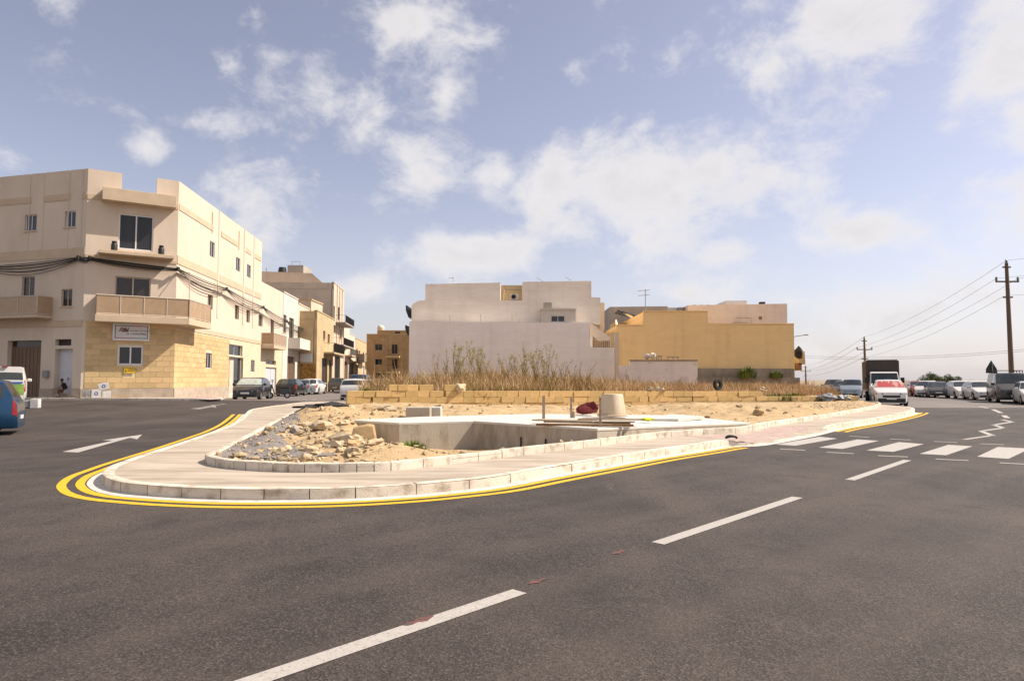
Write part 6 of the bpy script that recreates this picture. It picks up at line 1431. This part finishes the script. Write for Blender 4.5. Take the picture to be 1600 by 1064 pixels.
# rubble and rubbish on the waste ground side of the wall
mat('tarp_blue', (.16, .28, .34), .6, .2, 6); mat('tarp_grey', (.36, .38, .40), .6, .3, 6); rg = random.Random(77); mb = MB()
for a, b_, n in ((800, 985, 190), (690, 800, 60), (1255, 1340, 130), (590, 606, 30), (985, 1250, 60)):
    for k in range(n):
        px = rg.uniform(a, b_); Yd = wallY(px, rg.uniform(.5, 1.5)); x = (px-800)/FPX*Yd; r = rg.uniform(.05, .19); mb.rock((x, Yd, field_z(x, Yd)+rg.uniform(0, .22)*(1 if n > 100 else .4)), r, k, .7, 1)
tag(mb.build('rubble_heap', 'rubble_cream'), 'heaps of broken stone along the back of the block wall', 'rubble', kind='stuff')
for px, bk, r, m, lb in ((881, .8, .38, 'tarp_blue', 'crumpled blue plastic sheet on the rubble behind the wall'), (1292, -.4, .55, 'tarp_grey', 'crumpled pale blue sheet at the right end of the wall'), (1318, -.4, .5, 'tarp_grey', 'grey plastic sheet draped at the far right of the wall')):
    Yd = wallY(px, bk); x = (px-800)/FPX*Yd; mb = MB(); z = field_z(x, Yd)+.22 if bk > 0 else wz(px_s(px))+.28; mb.rock((x, Yd, z), r, int(px), .45, 3); tag(mb.build('plastic_sheet', m), lb, 'plastic sheet')
for px, r, lb in ((705, .0, ''), (718, .34, 'big tan stone on top of the block wall'), (1015, .22, 'white stone on the wall top, left of a pair'), (1031, .24, 'white stone on the wall top, right of a pair'), (1192, .26, 'broken block on the wall top by the green patch')):
    if r: Yd = wallY(px, .2); x = (px-800)/FPX*Yd; mb = MB(); mb.rock((x, Yd, wz(px_s(px))+.70+r*.3-.03), r, int(px), .8, 2); tag(mb.build('stone', 'stone_pale'), lb, 'stone')
# discarded tyre standing in the grass
Yd = wallY(1121, 2.0); x = (1121-800)/FPX*Yd; mb = MB(); M = Matrix.Translation((x, Yd, gy(1121, 601, Yd).z)) @ Matrix.Rotation(R(85), 4, 'X') @ Matrix.Rotation(R(30), 4, 'Y')
mb.lathe([(.17, -.09), (.30, -.10), (.33, -.05), (.33, .05), (.30, .10), (.17, .09)], 20, M, True); tag(mb.build('old_tyre', 'tyre', smooth=40), 'discarded black tyre standing in the dry grass', 'tyre')
# black coil on the pavement
c = gp(1143, 686.5, PH); mb = MB(); mb.tube([c+Vector((.13*math.cos(a*.5), .10*math.sin(a*.5), .03+.05*abs(math.sin(a*.5)))) for a in range(13)], .025, 6); tag(mb.build('rubber_strip', 'tyre', smooth=50), 'curled black rubber strip on the pavement edge near the crossing', 'rubber strip')

# ------------------------------------------------------------------ in front of the corner building
mat('carton_white', (.58, .56, .55), .7, .1, 4); mat('print_blue', (.03, .07, .30), .6); mat('carton_brown', (.40, .27, .15), .8, .1, 4); mat('shrink_wrap', (.36, .34, .33), .25, .3, 9)
def carton(px, Yoff, w, h, d, z, tilt, lb, m='carton_white', rz=0, logo=True):
    u = FB.s_at(px); p = FB.P(u, 0, Yoff); p.z = zr(p.x, p.y)+.12+z; t = thing('carton', p, lb, 'box', 'cartons by the wall'); t.rotation_euler = (0, tilt, math.atan2(FB.d.y, FB.d.x)+rz)
    mb = MB(); mb.box((-w/2, -d/2, 0), (w/2, d/2, h)); bo = mb.build('box', m, t, local=True, bevel=.008)
    if logo:
        mb = MB(); M = Matrix.Translation((0, -d/2-.002, h*.5)) @ Matrix.Rotation(math.pi/2, 4, 'X'); mb.lathe([(.055, 0), (.10, 0), (.10, .004), (.055, .004)], 14, M, True); mb.build('print', 'print_blue', bo, local=True)
    return t
carton(150.5, .55, .46, .46, .4, 0, 0, 'white carton with blue logo standing between the wrapped bottles and a white carton'); carton(166.5, .55, .42, .36, .4, 0, 0, 'white carton at the bottom right of the pile', logo=False); carton(163, .55, .52, .36, .4, .46, R(-14), 'white carton with blue logo tilted on top of the pile')
carton(138, .55, .55, .40, .35, 0, 0, 'pack of shrink wrapped bottles, leftmost of the pile', 'shrink_wrap', logo=False)
carton(189, .5, .95, .07, .35, 0, R(-3), 'flat brown cardboard lying right of the white cartons', 'carton_brown', logo=False)
p = gp(47, 637.5); t = thing('carton', p, 'grey and white carton lying on the road behind the blue car', 'box'); t.rotation_euler = (0, 0, R(20))
mb = MB(); mb.box((-.45, -.25, 0), (.05, .2, .36)); mb.build('box', 'grey_metal', t, local=True, bevel=.05); mb = MB(); mb.box((.051, -.27, .0), (.36, .2, .40)); mb.build('flap', 'carton_white', t, local=True, bevel=.01)

# seated person in the doorway
mat('skin', (.20, .095, .05), .6, .1, 6); mat('shirt_dark', (.025, .016, .014), .85, .2, 8); mat('trousers', (.13, .055, .028), .85, .2, 8); mat('hair', (.012, .009, .008), .7)
def skin_mesh(name, pts, edges, rad, m, parent, root=0, sub=1):
    me = bpy.data.meshes.new(name); me.from_pydata(pts, edges, []); o = bpy.data.objects.new(name, me); COL.objects.link(o); o.parent = parent
    md_ = o.modifiers.new('skin', 'SKIN'); me.skin_vertices[0].data[root].use_root = True
    for i, r in enumerate(rad): me.skin_vertices[0].data[i].radius = (r, r) if not isinstance(r, tuple) else r
    if sub: s_ = o.modifiers.new('sub', 'SUBSURF'); s_.levels = sub; s_.render_levels = sub
    dg = bpy.context.evaluated_depsgraph_get(); nm = bpy.data.meshes.new_from_object(o.evaluated_get(dg)); o.modifiers.clear(); o.data = nm; nm.materials.clear(); nm.materials.append(MATS[m]); nm.polygons.foreach_set('use_smooth', [True]*len(nm.polygons)); return o
u = FA.s_at(104.5); p = FA.P(u, 0, .05); p.z = zr(p.x, p.y)+.12
PR = thing('person', p, 'person in dark top sitting on the doorstep, leaning forward, knees raised', 'person'); PR.scale = (.92, .92, .90); PR.rotation_euler = (0, 0, math.atan2(FA.n.y, FA.n.x)-R(38))
J = [(0,0,.36),(.02,0,.52),(.10,0,.74),(.16,0,.88),(.20,0,.96),(.24,0,1.07),   # pelvis, waist, chest, neck base, neck, head
     (.38,.10,.50),(.30,.12,.08),(.44,.13,.03),(.38,-.10,.50),(.30,-.12,.08),(.44,-.13,.03),
     (.14,.18,.84),(.30,.21,.62),(.44,.12,.58),(.52,.09,.57),(.14,-.18,.84),(.30,-.21,.62),(.44,-.12,.58),(.52,-.09,.57)]
E = [(0,1),(1,2),(2,3),(3,4),(4,5),(0,6),(6,7),(7,8),(0,9),(9,10),(10,11),(3,12),(12,13),(13,14),(14,15),(3,16),(16,17),(17,18),(18,19)]
Rr = [.13,.12,.13,.07,.05,.095,.08,.045,.04,.08,.045,.04,.055,.042,.032,.03,.055,.042,.032,.03]
skin_mesh('body', J, E, Rr, 'skin', PR)
skin_mesh('shirt', [J[1],J[2],J[3],J[12],(.24,.205,.71),J[16],(.24,-.205,.71)], [(0,1),(1,2),(2,3),(3,4),(2,5),(5,6)], [.145,.155,.09,.075,.06,.075,.06], 'shirt_dark', PR, 1)
skin_mesh('trousers', [(0,0,.34),J[6],(.31,.12,.16),J[9],(.31,-.12,.16)], [(0,1),(1,2),(0,3),(3,4)], [.15,.095,.065,.095,.065], 'trousers', PR)
mb = MB(); mb.rock((.215, 0, 1.105), .118, 4, 1.1, 2); mb.build('hair', 'hair', PR, smooth=60, local=True)
for y, k in ((.09, 1), (-.09, -1)):
    for f in range(5):
        a = (.53, y+(.034-.017*f)*1.0, .565); l = [.05, .075, .08, .072, .055][f]
        mb = MB(); mb.tube([a, (a[0]+l*.6, a[1], .55), (a[0]+l, a[1], .525)], [.0095, .009, .007], 5); mb.build('finger', 'skin', PR, local=True)
for s in (1, -1):
    mb = MB(); mb.box((.27, .12*s-.045, 0), (.52, .12*s+.045, .07)); mb.build('shoe', 'hair', PR, local=True, bevel=.02)
mb = MB(); FA.box(mb, opsA[6][0]+.02, opsA[6][1]-.02, GZ-.2, GZ+.22, -.28, .02); mb.build('doorstep', 'plinth', CB)
